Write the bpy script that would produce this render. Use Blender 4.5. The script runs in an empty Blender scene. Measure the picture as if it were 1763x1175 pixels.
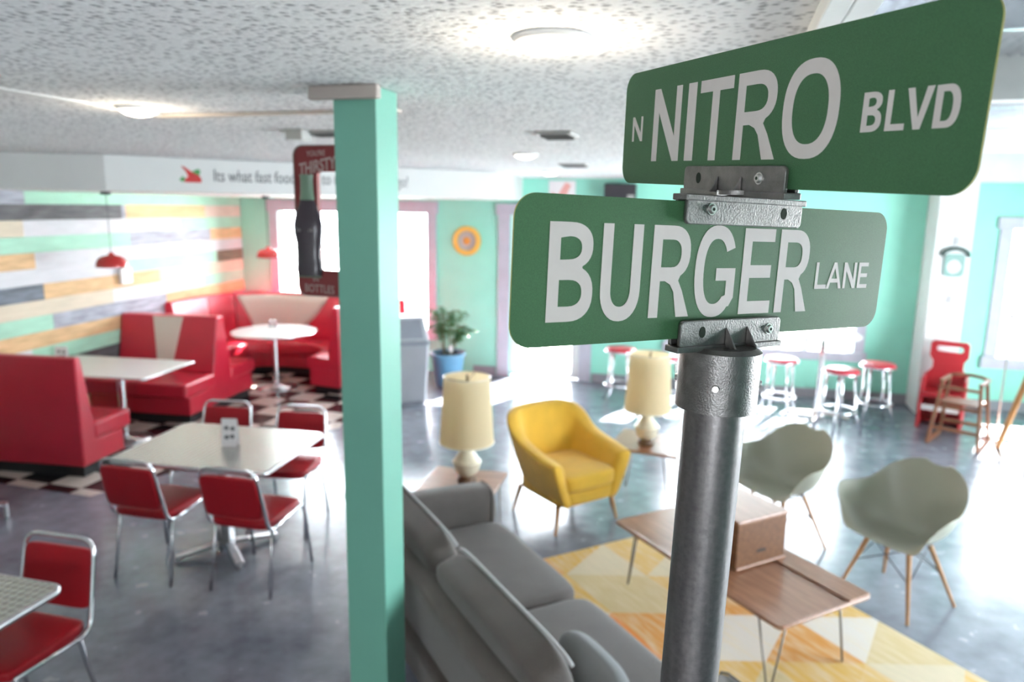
import bpy, bmesh, math, random
from math import sin, cos, pi, radians
from mathutils import Vector, Matrix

random.seed(7)
SC = bpy.context.scene
COL = SC.collection

# ------------------------------------------------------------------ camera
EYE = 2.35
cam_d = bpy.data.cameras.new('camera')
cam = bpy.data.objects.new('camera', cam_d)
COL.objects.link(cam)
R3 = Matrix(((0.96062914, 0.06361353, -0.27045328),
             (0.27749273, -0.17145391, 0.94530489),
             (0.01376391, -0.98313624, -0.18235592)))
right, up, back = R3 @ Vector((1, 0, 0)), R3 @ Vector((0, -1, 0)), R3 @ Vector((0, 0, -1))
m4 = Matrix.Identity(4)
for i in range(3):
    m4[i][0], m4[i][1], m4[i][2] = right[i], up[i], back[i]
m4[2][3] = EYE
cam.matrix_world = m4
cam_d.sensor_width = 36
cam_d.lens = 36 * 1240 / 1763
cam_d.clip_start = 0.05
cam_d.clip_end = 200
cam_d.dof.use_dof = True
cam_d.dof.focus_distance = 0.84
cam_d.dof.aperture_fstop = 4.3
SC.camera = cam

# ------------------------------------------------------------------ light
SC.view_settings.view_transform = 'Standard'
SC.view_settings.look = 'None'
SC.view_settings.gamma = 1
SC.view_settings.use_curve_mapping = False
SC.view_settings.exposure = 0.88
SC.cycles.use_denoising = True
SC.cycles.max_bounces = 7
SC.cycles.diffuse_bounces = 4
SC.cycles.glossy_bounces = 4
SC.cycles.transmission_bounces = 4
SC.cycles.transparent_max_bounces = 8
SC.cycles.caustics_reflective = False
SC.cycles.caustics_refractive = False
SC.cycles.sample_clamp_indirect = 6.0

w = bpy.data.worlds.new('World')
SC.world = w
w.use_nodes = True
bg = w.node_tree.nodes['Background']
bg.inputs[0].default_value = (0.86, 0.93, 1.0, 1)
bg.inputs[1].default_value = 17.0

sun_d = bpy.data.lights.new('sun', 'SUN')
sun_d.energy = 110
sun_d.angle = radians(1.0)
sun_d.color = (1, 0.95, 0.88)
sun = bpy.data.objects.new('sun', sun_d)
COL.objects.link(sun)
sun.rotation_euler = Vector((-0.38, -1.0, -0.98)).to_track_quat('-Z', 'Y').to_euler()
sun.location = (3, 16, 8)


def area(name, loc, direction, sx, sy, energy, color=(1, 1, 1), portal=False):
    d = bpy.data.lights.new(name, 'AREA')
    d.shape = 'RECTANGLE'
    d.size, d.size_y = sx, sy
    d.energy = energy
    d.color = color
    if portal:
        d.cycles.is_portal = True
    o = bpy.data.objects.new(name, d)
    COL.objects.link(o)
    o.location = loc
    o.rotation_euler = Vector(direction).to_track_quat('-Z', 'Y').to_euler()
    return o


FW = math.atan(0.038)                      # the far wall is not quite square to the room
def fwp(x, off=0.0, z=0.0):
    """point on the far wall: x across, off into the room, z up"""
    return Vector((x + off * sin(FW), 9.68 + 0.038 * x - off * cos(FW), z))

nrm = Vector((sin(FW), -cos(FW), 0))
for nm, xx, zz, sx, sy in (('daylight_window_left', -5.17, 1.42, 2.35, 1.65), ('daylight_door', -2.285, 1.15, 0.99, 2.2),
                           ('daylight_window_mid', 0.59, 1.37, 2.2, 1.5), ('daylight_window_right', 3.93, 1.4, 1.3, 1.5)):
    area(nm, fwp(xx, -0.25, zz), nrm, sx, sy, 1, portal=True)
area('daylight_window_side', (5.6, 4.9, 1.5), (-1, 0, 0), 4.2, 1.8, 1, portal=True)
area('added_daylight_back', (0.45, -3.3, 1.75), (0, 1, 0), 0.9, 0.9, 1, portal=True)  # portal for the unseen opening added behind the camera


# ------------------------------------------------------------------ materials
MATS = {}
def node_mat(name):
    m = bpy.data.materials.new(name)
    m.use_nodes = True
    nt = m.node_tree
    return m, nt, nt.nodes['Principled BSDF']


def setp(b, **kw):
    alias = {'rough': 'Roughness', 'metal': 'Metallic', 'spec': 'Specular IOR Level', 'coat': 'Coat Weight',
             'coatr': 'Coat Roughness', 'sheen': 'Sheen Weight', 'trans': 'Transmission Weight', 'ior': 'IOR', 'alpha': 'Alpha'}
    for k, v in kw.items():
        b.inputs[alias[k]].default_value = v


def mat(name, col, bump=0, bscale=60, var=0.0, vscale=4.0, stretch=None, emit=None, estr=1, **kw):
    """plain procedural material: base colour with noise variation and a bump"""
    if name in MATS:
        return MATS[name]
    m, nt, b = node_mat(name)
    N, L = nt.nodes, nt.links
    b.inputs['Base Color'].default_value = (*col, 1)
    setp(b, **kw)
    tc = N.new('ShaderNodeTexCoord')
    mp = N.new('ShaderNodeMapping')
    if stretch:
        mp.inputs['Scale'].default_value = stretch
    L.new(tc.outputs['Object'], mp.inputs['Vector'])
    if var:
        n = N.new('ShaderNodeTexNoise'); n.inputs['Scale'].default_value = vscale; n.inputs['Detail'].default_value = 5
        L.new(mp.outputs[0], n.inputs['Vector'])
        r = N.new('ShaderNodeValToRGB')
        r.color_ramp.elements[0].position = 0.3; r.color_ramp.elements[1].position = 0.7
        r.color_ramp.elements[0].color = (*[max(0, c * (1 - var)) for c in col], 1)
        r.color_ramp.elements[1].color = (*[min(1, c * (1 + var)) for c in col], 1)
        L.new(n.outputs['Fac'], r.inputs[0]); L.new(r.outputs[0], b.inputs['Base Color'])
    if bump:
        n2 = N.new('ShaderNodeTexNoise'); n2.inputs['Scale'].default_value = bscale; n2.inputs['Detail'].default_value = 4
        L.new(mp.outputs[0], n2.inputs['Vector'])
        bp = N.new('ShaderNodeBump'); bp.inputs['Strength'].default_value = bump; bp.inputs['Distance'].default_value = 0.01
        L.new(n2.outputs['Fac'], bp.inputs['Height']); L.new(bp.outputs[0], b.inputs['Normal'])
    if emit:
        b.inputs['Emission Color'].default_value = (*emit, 1)
        b.inputs['Emission Strength'].default_value = estr
    MATS[name] = m
    return m


M_MINT = mat('mint_paint', (0.32, 0.75, 0.60), bump=0.08, bscale=90, var=0.03, rough=0.55)
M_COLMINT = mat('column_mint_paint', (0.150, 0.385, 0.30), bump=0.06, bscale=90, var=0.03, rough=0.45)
M_WHITEP = mat('white_paint', (0.80, 0.80, 0.79), bump=0.08, bscale=80, var=0.03, rough=0.6)
M_TRIM = mat('grey_trim_paint', (0.50, 0.49, 0.56), var=0.06, vscale=8, rough=0.5)
M_CAPW = mat('cap_wood', (0.42, 0.37, 0.34), bump=0.2, var=0.1, rough=0.7)
M_BATTEN = mat('batten_paint', (0.62, 0.55, 0.48), var=0.08, rough=0.7)
M_RED = mat('red_vinyl', (0.52, 0.018, 0.042), bump=0.12, bscale=160, var=0.05, rough=0.32, spec=0.6)
M_REDCH = mat('red_chair_vinyl', (0.36, 0.006, 0.014), bump=0.12, bscale=200, var=0.06, rough=0.42, spec=0.35)
M_CREAM = mat('cream_vinyl', (0.72, 0.64, 0.56), bump=0.1, bscale=160, rough=0.4)
M_BLACK = mat('black_base', (0.012, 0.012, 0.014), rough=0.5, var=0.1)
M_CHROME = mat('chrome', (0.78, 0.79, 0.82), rough=0.16, metal=1, var=0.03)
M_BRUSH = mat('brushed_steel', (0.60, 0.60, 0.62), rough=0.3, metal=1, var=0.1, vscale=20)
M_WTABLE = mat('white_laminate', (0.80, 0.78, 0.76), rough=0.25, var=0.02)
M_GREY = mat('grey_sofa_fabric', (0.086, 0.072, 0.066), bump=0.35, bscale=220, var=0.10, vscale=9, rough=0.75, sheen=0.25)
M_YEL = mat('yellow_wool', (0.72, 0.42, 0.035), bump=0.4, bscale=260, var=0.07, vscale=10, rough=0.85, sheen=0.3)
M_SAGE = mat('sage_plastic', (0.42, 0.43, 0.345), rough=0.35, var=0.02)
M_BEECH = mat('beech_wood', (0.42, 0.22, 0.10), bump=0.1, var=0.2, vscale=9, stretch=(6, 6, 0.7), rough=0.45)
M_BLKWIRE = mat('black_wire', (0.03, 0.03, 0.03), rough=0.4, metal=0.6)
M_HAIRPIN = mat('hairpin_steel', (0.20, 0.18, 0.16), rough=0.35, metal=0.9)
def m_shade():
    m, nt, b = node_mat('lamp_linen'); N, L = nt.nodes, nt.links
    tc = N.new('ShaderNodeTexCoord'); n = N.new('ShaderNodeTexNoise'); n.inputs['Scale'].default_value = 300; L.new(tc.outputs['Object'], n.inputs['Vector'])
    bp = N.new('ShaderNodeBump'); bp.inputs['Strength'].default_value = 0.3; bp.inputs['Distance'].default_value = 0.005
    L.new(n.outputs['Fac'], bp.inputs['Height']); L.new(bp.outputs[0], b.inputs['Normal'])
    b.inputs['Base Color'].default_value = (0.72, 0.62, 0.42, 1); setp(b, rough=0.9)
    t = N.new('ShaderNodeBsdfTranslucent'); t.inputs['Color'].default_value = (0.80, 0.66, 0.42, 1)
    mx = N.new('ShaderNodeMixShader'); mx.inputs[0].default_value = 0.42
    L.new(b.outputs[0], mx.inputs[1]); L.new(t.outputs[0], mx.inputs[2]); L.new(mx.outputs[0], N['Material Output'].inputs['Surface'])
    return m
M_SHADE = m_shade()
M_CERAM = mat('cream_ceramic', (0.72, 0.66, 0.52), rough=0.3, var=0.03, coat=0.4)
M_BROWN = mat('dark_brown_wood', (0.13, 0.07, 0.035), rough=0.5, var=0.2)
M_PLANT = mat('plant_green', (0.05, 0.16, 0.04), var=0.35, vscale=30, rough=0.5)
M_STEM = mat('plant_stem', (0.10, 0.12, 0.04), var=0.2, rough=0.7)
M_POT = mat('blue_pot_glaze', (0.10, 0.24, 0.36), var=0.1, rough=0.35)
M_SOIL = mat('potting_soil', (0.03, 0.02, 0.015), bump=0.8, bscale=90, rough=1)
M_BIN = mat('bin_steel', (0.42, 0.44, 0.48), rough=0.38, metal=0.6, var=0.05)
M_BINLID = mat('bin_lid_grey', (0.22, 0.24, 0.28), rough=0.45, var=0.05)
M_PEND = mat('red_enamel', (0.50, 0.015, 0.015), rough=0.22, coat=0.5, var=0.02)
M_OAKHC = mat('high_chair_wood', (0.22, 0.09, 0.045), var=0.25, vscale=10, rough=0.5)
M_PLRED = mat('red_plastic', (0.45, 0.02, 0.03), rough=0.35, var=0.03)
M_LOG = mat('honey_pine', (0.52, 0.27, 0.10), bump=0.1, var=0.25, vscale=7, stretch=(5, 5, 0.6), rough=0.5)
M_GALV = mat('galvanised_corrugated', (0.78, 0.80, 0.84), rough=0.25, metal=0.9, var=0.1, vscale=14)
M_JOIST = mat('joist_white', (0.72, 0.72, 0.70), bump=0.1, var=0.08, rough=0.5)
M_JOISTD = mat('joist_dark', (0.05, 0.055, 0.06), rough=0.5, var=0.1)
M_VENT = mat('vent_grey', (0.40, 0.40, 0.38), rough=0.5, var=0.05)
M_PAPER = mat('card_paper', (0.80, 0.78, 0.78), rough=0.6, var=0.02)
M_INK = mat('dark_ink', (0.16, 0.16, 0.17), rough=0.7, var=0.1)
M_LETTER = mat('sign_letter_vinyl', (0.66, 0.60, 0.56), rough=0.5, var=0.02, vscale=60)
M_YEDGE = mat('sign_edge', (0.40, 0.38, 0.12), rough=0.5, var=0.2)
M_BULB = mat('lit_glass', (1, 0.95, 0.85), rough=0.4, emit=(1, 0.87, 0.66), estr=9)
M_LEAFG = mat('leaf_print', (0.08, 0.32, 0.10), rough=0.6, var=0.1)
M_PEPR = mat('pepper_print', (0.55, 0.03, 0.03), rough=0.6, var=0.2, vscale=80)
M_CUSH = mat('light_grey_fabric', (0.22, 0.23, 0.24), bump=0.3, bscale=220, var=0.06, rough=0.8)


def m_sign():
    m, nt, b = node_mat('sign_green_sheeting'); N, L = nt.nodes, nt.links
    tc = N.new('ShaderNodeTexCoord')
    n = N.new('ShaderNodeTexNoise'); n.inputs['Scale'].default_value = 900; n.inputs['Detail'].default_value = 3
    L.new(tc.outputs['Object'], n.inputs['Vector'])
    r = N.new('ShaderNodeValToRGB')
    r.color_ramp.elements[0].position = 0.3; r.color_ramp.elements[1].position = 0.72
    r.color_ramp.elements[0].color = (0.042, 0.118, 0.050, 1); r.color_ramp.elements[1].color = (0.062, 0.165, 0.070, 1)
    L.new(n.outputs['Fac'], r.inputs[0]); L.new(r.outputs[0], b.inputs['Base Color'])
    setp(b, rough=0.5, spec=0.3)
    return m
M_SIGN = m_sign()


def m_planks():
    """colour of each board comes from its own vertex-free material slot; this makes one board material"""
    out = []
    for nm, c, v in (('board_charcoal', (0.11, 0.11, 0.115), .45), ('board_mint', (0.38, 0.63, 0.49), .08), ('board_white', (0.64, 0.64, 0.66), .07),
                     ('board_pine', (0.64, 0.43, 0.24), .2), ('board_greywash', (0.36, 0.37, 0.42), .3), ('board_cream', (0.64, 0.56, 0.44), .08),
                     ('board_slate', (0.16, 0.18, 0.21), .4), ('board_blush', (0.64, 0.52, 0.44), .1), ('board_brown', (0.20, 0.16, 0.12), .3)):
        out.append(mat(nm, c, bump=0.25, bscale=30, var=v, vscale=3.2, stretch=(1, 1.2, 9), rough=0.75, spec=0.15))
    return out
BOARDS = m_planks()


def m_concrete():
    m, nt, b = node_mat('polished_concrete'); N, L = nt.nodes, nt.links
    tc = N.new('ShaderNodeTexCoord')
    n = N.new('ShaderNodeTexNoise'); n.inputs['Scale'].default_value = 0.9; n.inputs['Detail'].default_value = 9; n.inputs['Roughness'].default_value = 0.62
    n2 = N.new('ShaderNodeTexNoise'); n2.inputs['Scale'].default_value = 7; n2.inputs['Detail'].default_value = 8
    L.new(tc.outputs['Object'], n.inputs['Vector']); L.new(tc.outputs['Object'], n2.inputs['Vector'])
    mx = N.new('ShaderNodeMix'); mx.data_type = 'FLOAT'; mx.inputs[0].default_value = 0.35
    L.new(n.outputs['Fac'], mx.inputs[2]); L.new(n2.outputs['Fac'], mx.inputs[3])
    r = N.new('ShaderNodeValToRGB')
    e = r.color_ramp.elements
    e[0].position = 0.34; e[0].color = (0.098, 0.112, 0.145, 1)
    e[1].position = 0.66; e[1].color = (0.28, 0.305, 0.365, 1)
    L.new(mx.outputs[0], r.inputs[0]); L.new(r.outputs[0], b.inputs['Base Color'])
    rr = N.new('ShaderNodeMapRange'); rr.inputs[3].default_value = 0.14; rr.inputs[4].default_value = 0.34
    L.new(n2.outputs['Fac'], rr.inputs[0]); L.new(rr.outputs[0], b.inputs['Roughness'])
    bp = N.new('ShaderNodeBump'); bp.inputs['Strength'].default_value = 0.03; bp.inputs['Distance'].default_value = 0.01
    L.new(n2.outputs['Fac'], bp.inputs['Height']); L.new(bp.outputs[0], b.inputs['Normal'])
    setp(b, coat=0.35, coatr=0.12)
    return m
M_FLOOR = m_concrete()


def m_checker():
    m, nt, b = node_mat('checker_tile'); N, L = nt.nodes, nt.links
    tc = N.new('ShaderNodeTexCoord')
    mp = N.new('ShaderNodeMapping'); mp.inputs['Location'].default_value = (4.984, -0.142, 0)
    mp.vector_type = 'POINT'
    s = 1 / 0.334
    mp.inputs['Scale'].default_value = (s, s, s)
    mp.inputs['Location'].default_value = (4.984 * s + 0.0, -8.13 * s + 0.0, 0.5)
    L.new(tc.outputs['Object'], mp.inputs['Vector'])
    ck = N.new('ShaderNodeTexChecker'); ck.inputs['Scale'].default_value = 1.0
    L.new(mp.outputs[0], ck.inputs['Vector'])
    n = N.new('ShaderNodeTexNoise'); n.inputs['Scale'].default_value = 9
    L.new(tc.outputs['Object'], n.inputs['Vector'])
    ck.inputs['Color1'].default_value = (0.014, 0.013, 0.016, 1)
    ck.inputs['Color2'].default_value = (0.66, 0.58, 0.53, 1)
    hs = N.new('ShaderNodeHueSaturation')
    mr = N.new('ShaderNodeMapRange'); mr.inputs[3].default_value = 0.85; mr.inputs[4].default_value = 1.12
    L.new(n.outputs['Fac'], mr.inputs[0]); L.new(mr.outputs[0], hs.inputs['Value'])
    L.new(ck.outputs['Color'], hs.inputs['Color']); L.new(hs.outputs[0], b.inputs['Base Color'])
    setp(b, rough=0.22)
    return m
M_CHECK = m_checker()


def m_popcorn():
    m, nt, b = node_mat('popcorn_ceiling'); N, L = nt.nodes, nt.links
    tc = N.new('ShaderNodeTexCoord')
    n = N.new('ShaderNodeTexNoise'); n.inputs['Scale'].default_value = 38; n.inputs['Detail'].default_value = 9; n.inputs['Roughness'].default_value = 0.8
    v = N.new('ShaderNodeTexVoronoi'); v.inputs['Scale'].default_value = 42
    L.new(tc.outputs['Object'], n.inputs['Vector']); L.new(tc.outputs['Object'], v.inputs['Vector'])
    mx = N.new('ShaderNodeMix'); mx.data_type = 'FLOAT'; mx.inputs[0].default_value = 0.45
    L.new(n.outputs['Fac'], mx.inputs[2]); L.new(v.outputs['Distance'], mx.inputs[3])
    r = N.new('ShaderNodeValToRGB')
    r.color_ramp.elements[0].position = 0.33; r.color_ramp.elements[0].color = (0.36, 0.36, 0.37, 1)  # hollows also darkened in the colour, imitating the shade between the lumps
    r.color_ramp.elements[1].position = 0.50; r.color_ramp.elements[1].color = (0.90, 0.90, 0.90, 1)
    L.new(mx.outputs[0], r.inputs[0])
    L.new(r.outputs[0], b.inputs['Base Color'])
    bp = N.new('ShaderNodeBump'); bp.inputs['Strength'].default_value = 0.55; bp.inputs['Distance'].default_value = 0.010
    L.new(mx.outputs[0], bp.inputs['Height']); L.new(bp.outputs[0], b.inputs['Normal'])
    setp(b, rough=0.95)
    return m
M_POP = m_popcorn()


def m_wood(name, c0, c1, scale=7, stretch=(1, 9, 9), rough=0.3, coat=0.3):
    m, nt, b = node_mat(name); N, L = nt.nodes, nt.links
    tc = N.new('ShaderNodeTexCoord'); mp = N.new('ShaderNodeMapping'); mp.inputs['Scale'].default_value = stretch
    L.new(tc.outputs['Object'], mp.inputs['Vector'])
    n = N.new('ShaderNodeTexNoise'); n.inputs['Scale'].default_value = scale; n.inputs['Detail'].default_value = 7; n.inputs['Distortion'].default_value = 0.6
    L.new(mp.outputs[0], n.inputs['Vector'])
    r = N.new('ShaderNodeValToRGB')
    r.color_ramp.elements[0].position = 0.3; r.color_ramp.elements[1].position = 0.7
    r.color_ramp.elements[0].color = (*c0, 1); r.color_ramp.elements[1].color = (*c1, 1)
    L.new(n.outputs['Fac'], r.inputs[0]); L.new(r.outputs[0], b.inputs['Base Color'])
    setp(b, rough=rough, coat=coat)
    return m
M_WALNUT = m_wood('table_walnut', (0.24, 0.105, 0.055), (0.40, 0.20, 0.115), 5)
M_BOXW = m_wood('box_walnut', (0.12, 0.05, 0.02), (0.20, 0.088, 0.036), 5, rough=0.5, coat=0.0)


def m_engraved():
    """steel table top with rows of small swirl marks"""
    m, nt, b = node_mat('engine_turned_steel'); N, L = nt.nodes, nt.links
    tc = N.new('ShaderNodeTexCoord'); mp = N.new('ShaderNodeMapping'); mp.inputs['Scale'].default_value = (28, 28, 28)
    L.new(tc.outputs['Object'], mp.inputs['Vector'])
    fr = N.new('ShaderNodeVectorMath'); fr.operation = 'FRACTION'; L.new(mp.outputs[0], fr.inputs[0])
    su = N.new('ShaderNodeVectorMath'); su.operation = 'SUBTRACT'; su.inputs[1].default_value = (0.5, 0.5, 0); L.new(fr.outputs[0], su.inputs[0])
    mu = N.new('ShaderNodeVectorMath'); mu.operation = 'MULTIPLY'; mu.inputs[1].default_value = (1, 1, 0); L.new(su.outputs[0], mu.inputs[0])
    ln = N.new('ShaderNodeVectorMath'); ln.operation = 'LENGTH'; L.new(mu.outputs[0], ln.inputs[0])
    bp = N.new('ShaderNodeBump'); bp.inputs['Strength'].default_value = 0.35; bp.inputs['Distance'].default_value = 0.01
    L.new(ln.outputs['Value'], bp.inputs['Height']); L.new(bp.outputs[0], b.inputs['Normal'])
    r = N.new('ShaderNodeValToRGB'); r.color_ramp.elements[0].color = (0.40, 0.395, 0.36, 1); r.color_ramp.elements[1].color = (0.70, 0.69, 0.65, 1)
    r.color_ramp.elements[0].position = 0.25; r.color_ramp.elements[1].position = 0.5
    L.new(ln.outputs['Value'], r.inputs[0]); L.new(r.outputs[0], b.inputs['Base Color'])
    setp(b, rough=0.22, metal=0.85)
    return m
M_ENGR = m_engraved()


def m_pole():
    m, nt, b = node_mat('galvanised_pole'); N, L = nt.nodes, nt.links
    tc = N.new('ShaderNodeTexCoord'); mp = N.new('ShaderNodeMapping'); mp.inputs['Scale'].default_value = (30, 30, 1.2)
    L.new(tc.outputs['Object'], mp.inputs['Vector'])
    n = N.new('ShaderNodeTexNoise'); n.inputs['Scale'].default_value = 1.6; n.inputs['Detail'].default_value = 8
    L.new(mp.outputs[0], n.inputs['Vector'])
    n2 = N.new('ShaderNodeTexNoise'); n2.inputs['Scale'].default_value = 160; n2.inputs['Detail'].default_value = 4
    L.new(tc.outputs['Object'], n2.inputs['Vector'])
    mx = N.new('ShaderNodeMix'); mx.data_type = 'FLOAT'; mx.inputs[0].default_value = 0.4
    L.new(n.outputs['Fac'], mx.inputs[2]); L.new(n2.outputs['Fac'], mx.inputs[3])
    r = N.new('ShaderNodeValToRGB')
    r.color_ramp.elements[0].position = 0.3; r.color_ramp.elements[1].position = 0.7
    r.color_ramp.elements[0].color = (0.13, 0.122, 0.12, 1); r.color_ramp.elements[1].color = (0.27, 0.25, 0.245, 1)
    L.new(mx.outputs[0], r.inputs[0]); L.new(r.outputs[0], b.inputs['Base Color'])
    mr = N.new('ShaderNodeMapRange'); mr.inputs[3].default_value = 0.28; mr.inputs[4].default_value = 0.52
    L.new(n2.outputs['Fac'], mr.inputs[0]); L.new(mr.outputs[0], b.inputs['Roughness'])
    bp = N.new('ShaderNodeBump'); bp.inputs['Strength'].default_value = 0.12; bp.inputs['Distance'].default_value = 0.002
    L.new(n2.outputs['Fac'], bp.inputs['Height']); L.new(bp.outputs[0], b.inputs['Normal'])
    setp(b, metal=0.9)
    return m
M_POLE = m_pole()
M_CAST = mat('cast_aluminium', (0.20, 0.19, 0.182), bump=0.14, bscale=500, var=0.18, vscale=60, rough=0.36, metal=0.9)
M_BOLT = mat('bolt_zinc', (0.62, 0.60, 0.57), rough=0.3, metal=1, var=0.1)
M_HOLE = mat('bracket_hole_dark', (0.01, 0.02, 0.01), rough=0.9, var=0.1)


def m_glass():
    m, nt, b = node_mat('window_glass'); N, L = nt.nodes, nt.links
    tr = N.new('ShaderNodeBsdfTransparent'); gl = N.new('ShaderNodeBsdfGlossy'); gl.inputs['Roughness'].default_value = 0.02
    fr = N.new('ShaderNodeFresnel'); fr.inputs['IOR'].default_value = 1.35
    mx = N.new('ShaderNodeMixShader')
    L.new(fr.outputs[0], mx.inputs[0]); L.new(tr.outputs[0], mx.inputs[1]); L.new(gl.outputs[0], mx.inputs[2])
    L.new(mx.outputs[0], N['Material Output'].inputs['Surface'])
    return m
M_GLASS = m_glass()


def m_rug():
    """woven rug: rows of triangles in white, cream, yellow and orange"""
    m, nt, b = node_mat('triangle_rug'); N, L = nt.nodes, nt.links
    tc = N.new('ShaderNodeTexCoord'); sp = N.new('ShaderNodeSeparateXYZ')
    L.new(tc.outputs['Object'], sp.inputs[0])
    def mth(op, a, bb=None, c=None):
        nd = N.new('ShaderNodeMath'); nd.operation = op
        for i, q in enumerate((a, bb, c)):
            if q is None: continue
            if isinstance(q, (int, float)): nd.inputs[i].default_value = q
            else: L.new(q, nd.inputs[i])
        return nd.outputs[0]
    x = mth('MULTIPLY', sp.outputs[0], 1 / 0.50); y = mth('MULTIPLY', sp.outputs[1], 1 / 0.46)
    row = mth('FLOOR', y); fy = mth('FRACT', y)
    xs = mth('ADD', x, mth('MULTIPLY', row, 0.5))
    a1 = mth('FLOOR', mth('ADD', xs, mth('MULTIPLY', fy, 0.5)))
    a2 = mth('FLOOR', mth('SUBTRACT', xs, mth('MULTIPLY', fy, 0.5)))
    cx = N.new('ShaderNodeCombineXYZ')
    L.new(a1, cx.inputs[0]); L.new(a2, cx.inputs[1]); L.new(row, cx.inputs[2])
    wn = N.new('ShaderNodeTexWhiteNoise'); L.new(cx.outputs[0], wn.inputs['Vector'])
    r = N.new('ShaderNodeValToRGB'); r.color_ramp.interpolation = 'CONSTANT'
    cols = [(0, (0.62, 0.50, 0.27)), (0.18, (0.66, 0.30, 0.06)), (0.36, (0.70, 0.66, 0.60)), (0.50, (0.68, 0.42, 0.10)),
            (0.66, (0.66, 0.58, 0.42)), (0.80, (0.70, 0.47, 0.17)), (0.92, (0.72, 0.24, 0.04))]
    e = r.color_ramp.elements
    e[0].position = 0; e[0].color = (*cols[0][1], 1); e[1].position = cols[1][0]; e[1].color = (*cols[1][1], 1)
    for p, c in cols[2:]:
        q = e.new(p); q.color = (*c, 1)
    L.new(wn.outputs['Value'], r.inputs[0])
    n = N.new('ShaderNodeTexNoise'); n.inputs['Scale'].default_value = 5; n.inputs['Detail'].default_value = 8
    mp = N.new('ShaderNodeMapping'); mp.inputs['Scale'].default_value = (1, 6, 1); L.new(tc.outputs['Object'], mp.inputs[0]); L.new(mp.outputs[0], n.inputs['Vector'])
    mx = N.new('ShaderNodeMix'); mx.data_type = 'RGBA'
    mr = N.new('ShaderNodeMapRange'); mr.inputs[1].default_value = 0.42; mr.inputs[2].default_value = 0.72; mr.inputs[4].default_value = 0.7
    L.new(n.outputs['Fac'], mr.inputs[0]); L.new(mr.outputs[0], mx.inputs[0])
    L.new(r.outputs[0], mx.inputs[6]); mx.inputs[7].default_value = (0.74, 0.64, 0.46, 1)
    L.new(mx.outputs[2], b.inputs['Base Color'])
    n3 = N.new('ShaderNodeTexNoise'); n3.inputs['Scale'].default_value = 300; L.new(tc.outputs['Object'], n3.inputs['Vector'])
    bp = N.new('ShaderNodeBump'); bp.inputs['Strength'].default_value = 0.5; bp.inputs['Distance'].default_value = 0.004
    L.new(n3.outputs['Fac'], bp.inputs['Height']); L.new(bp.outputs[0], b.inputs['Normal'])
    setp(b, rough=0.95)
    return m
M_RUG = m_rug()


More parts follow.
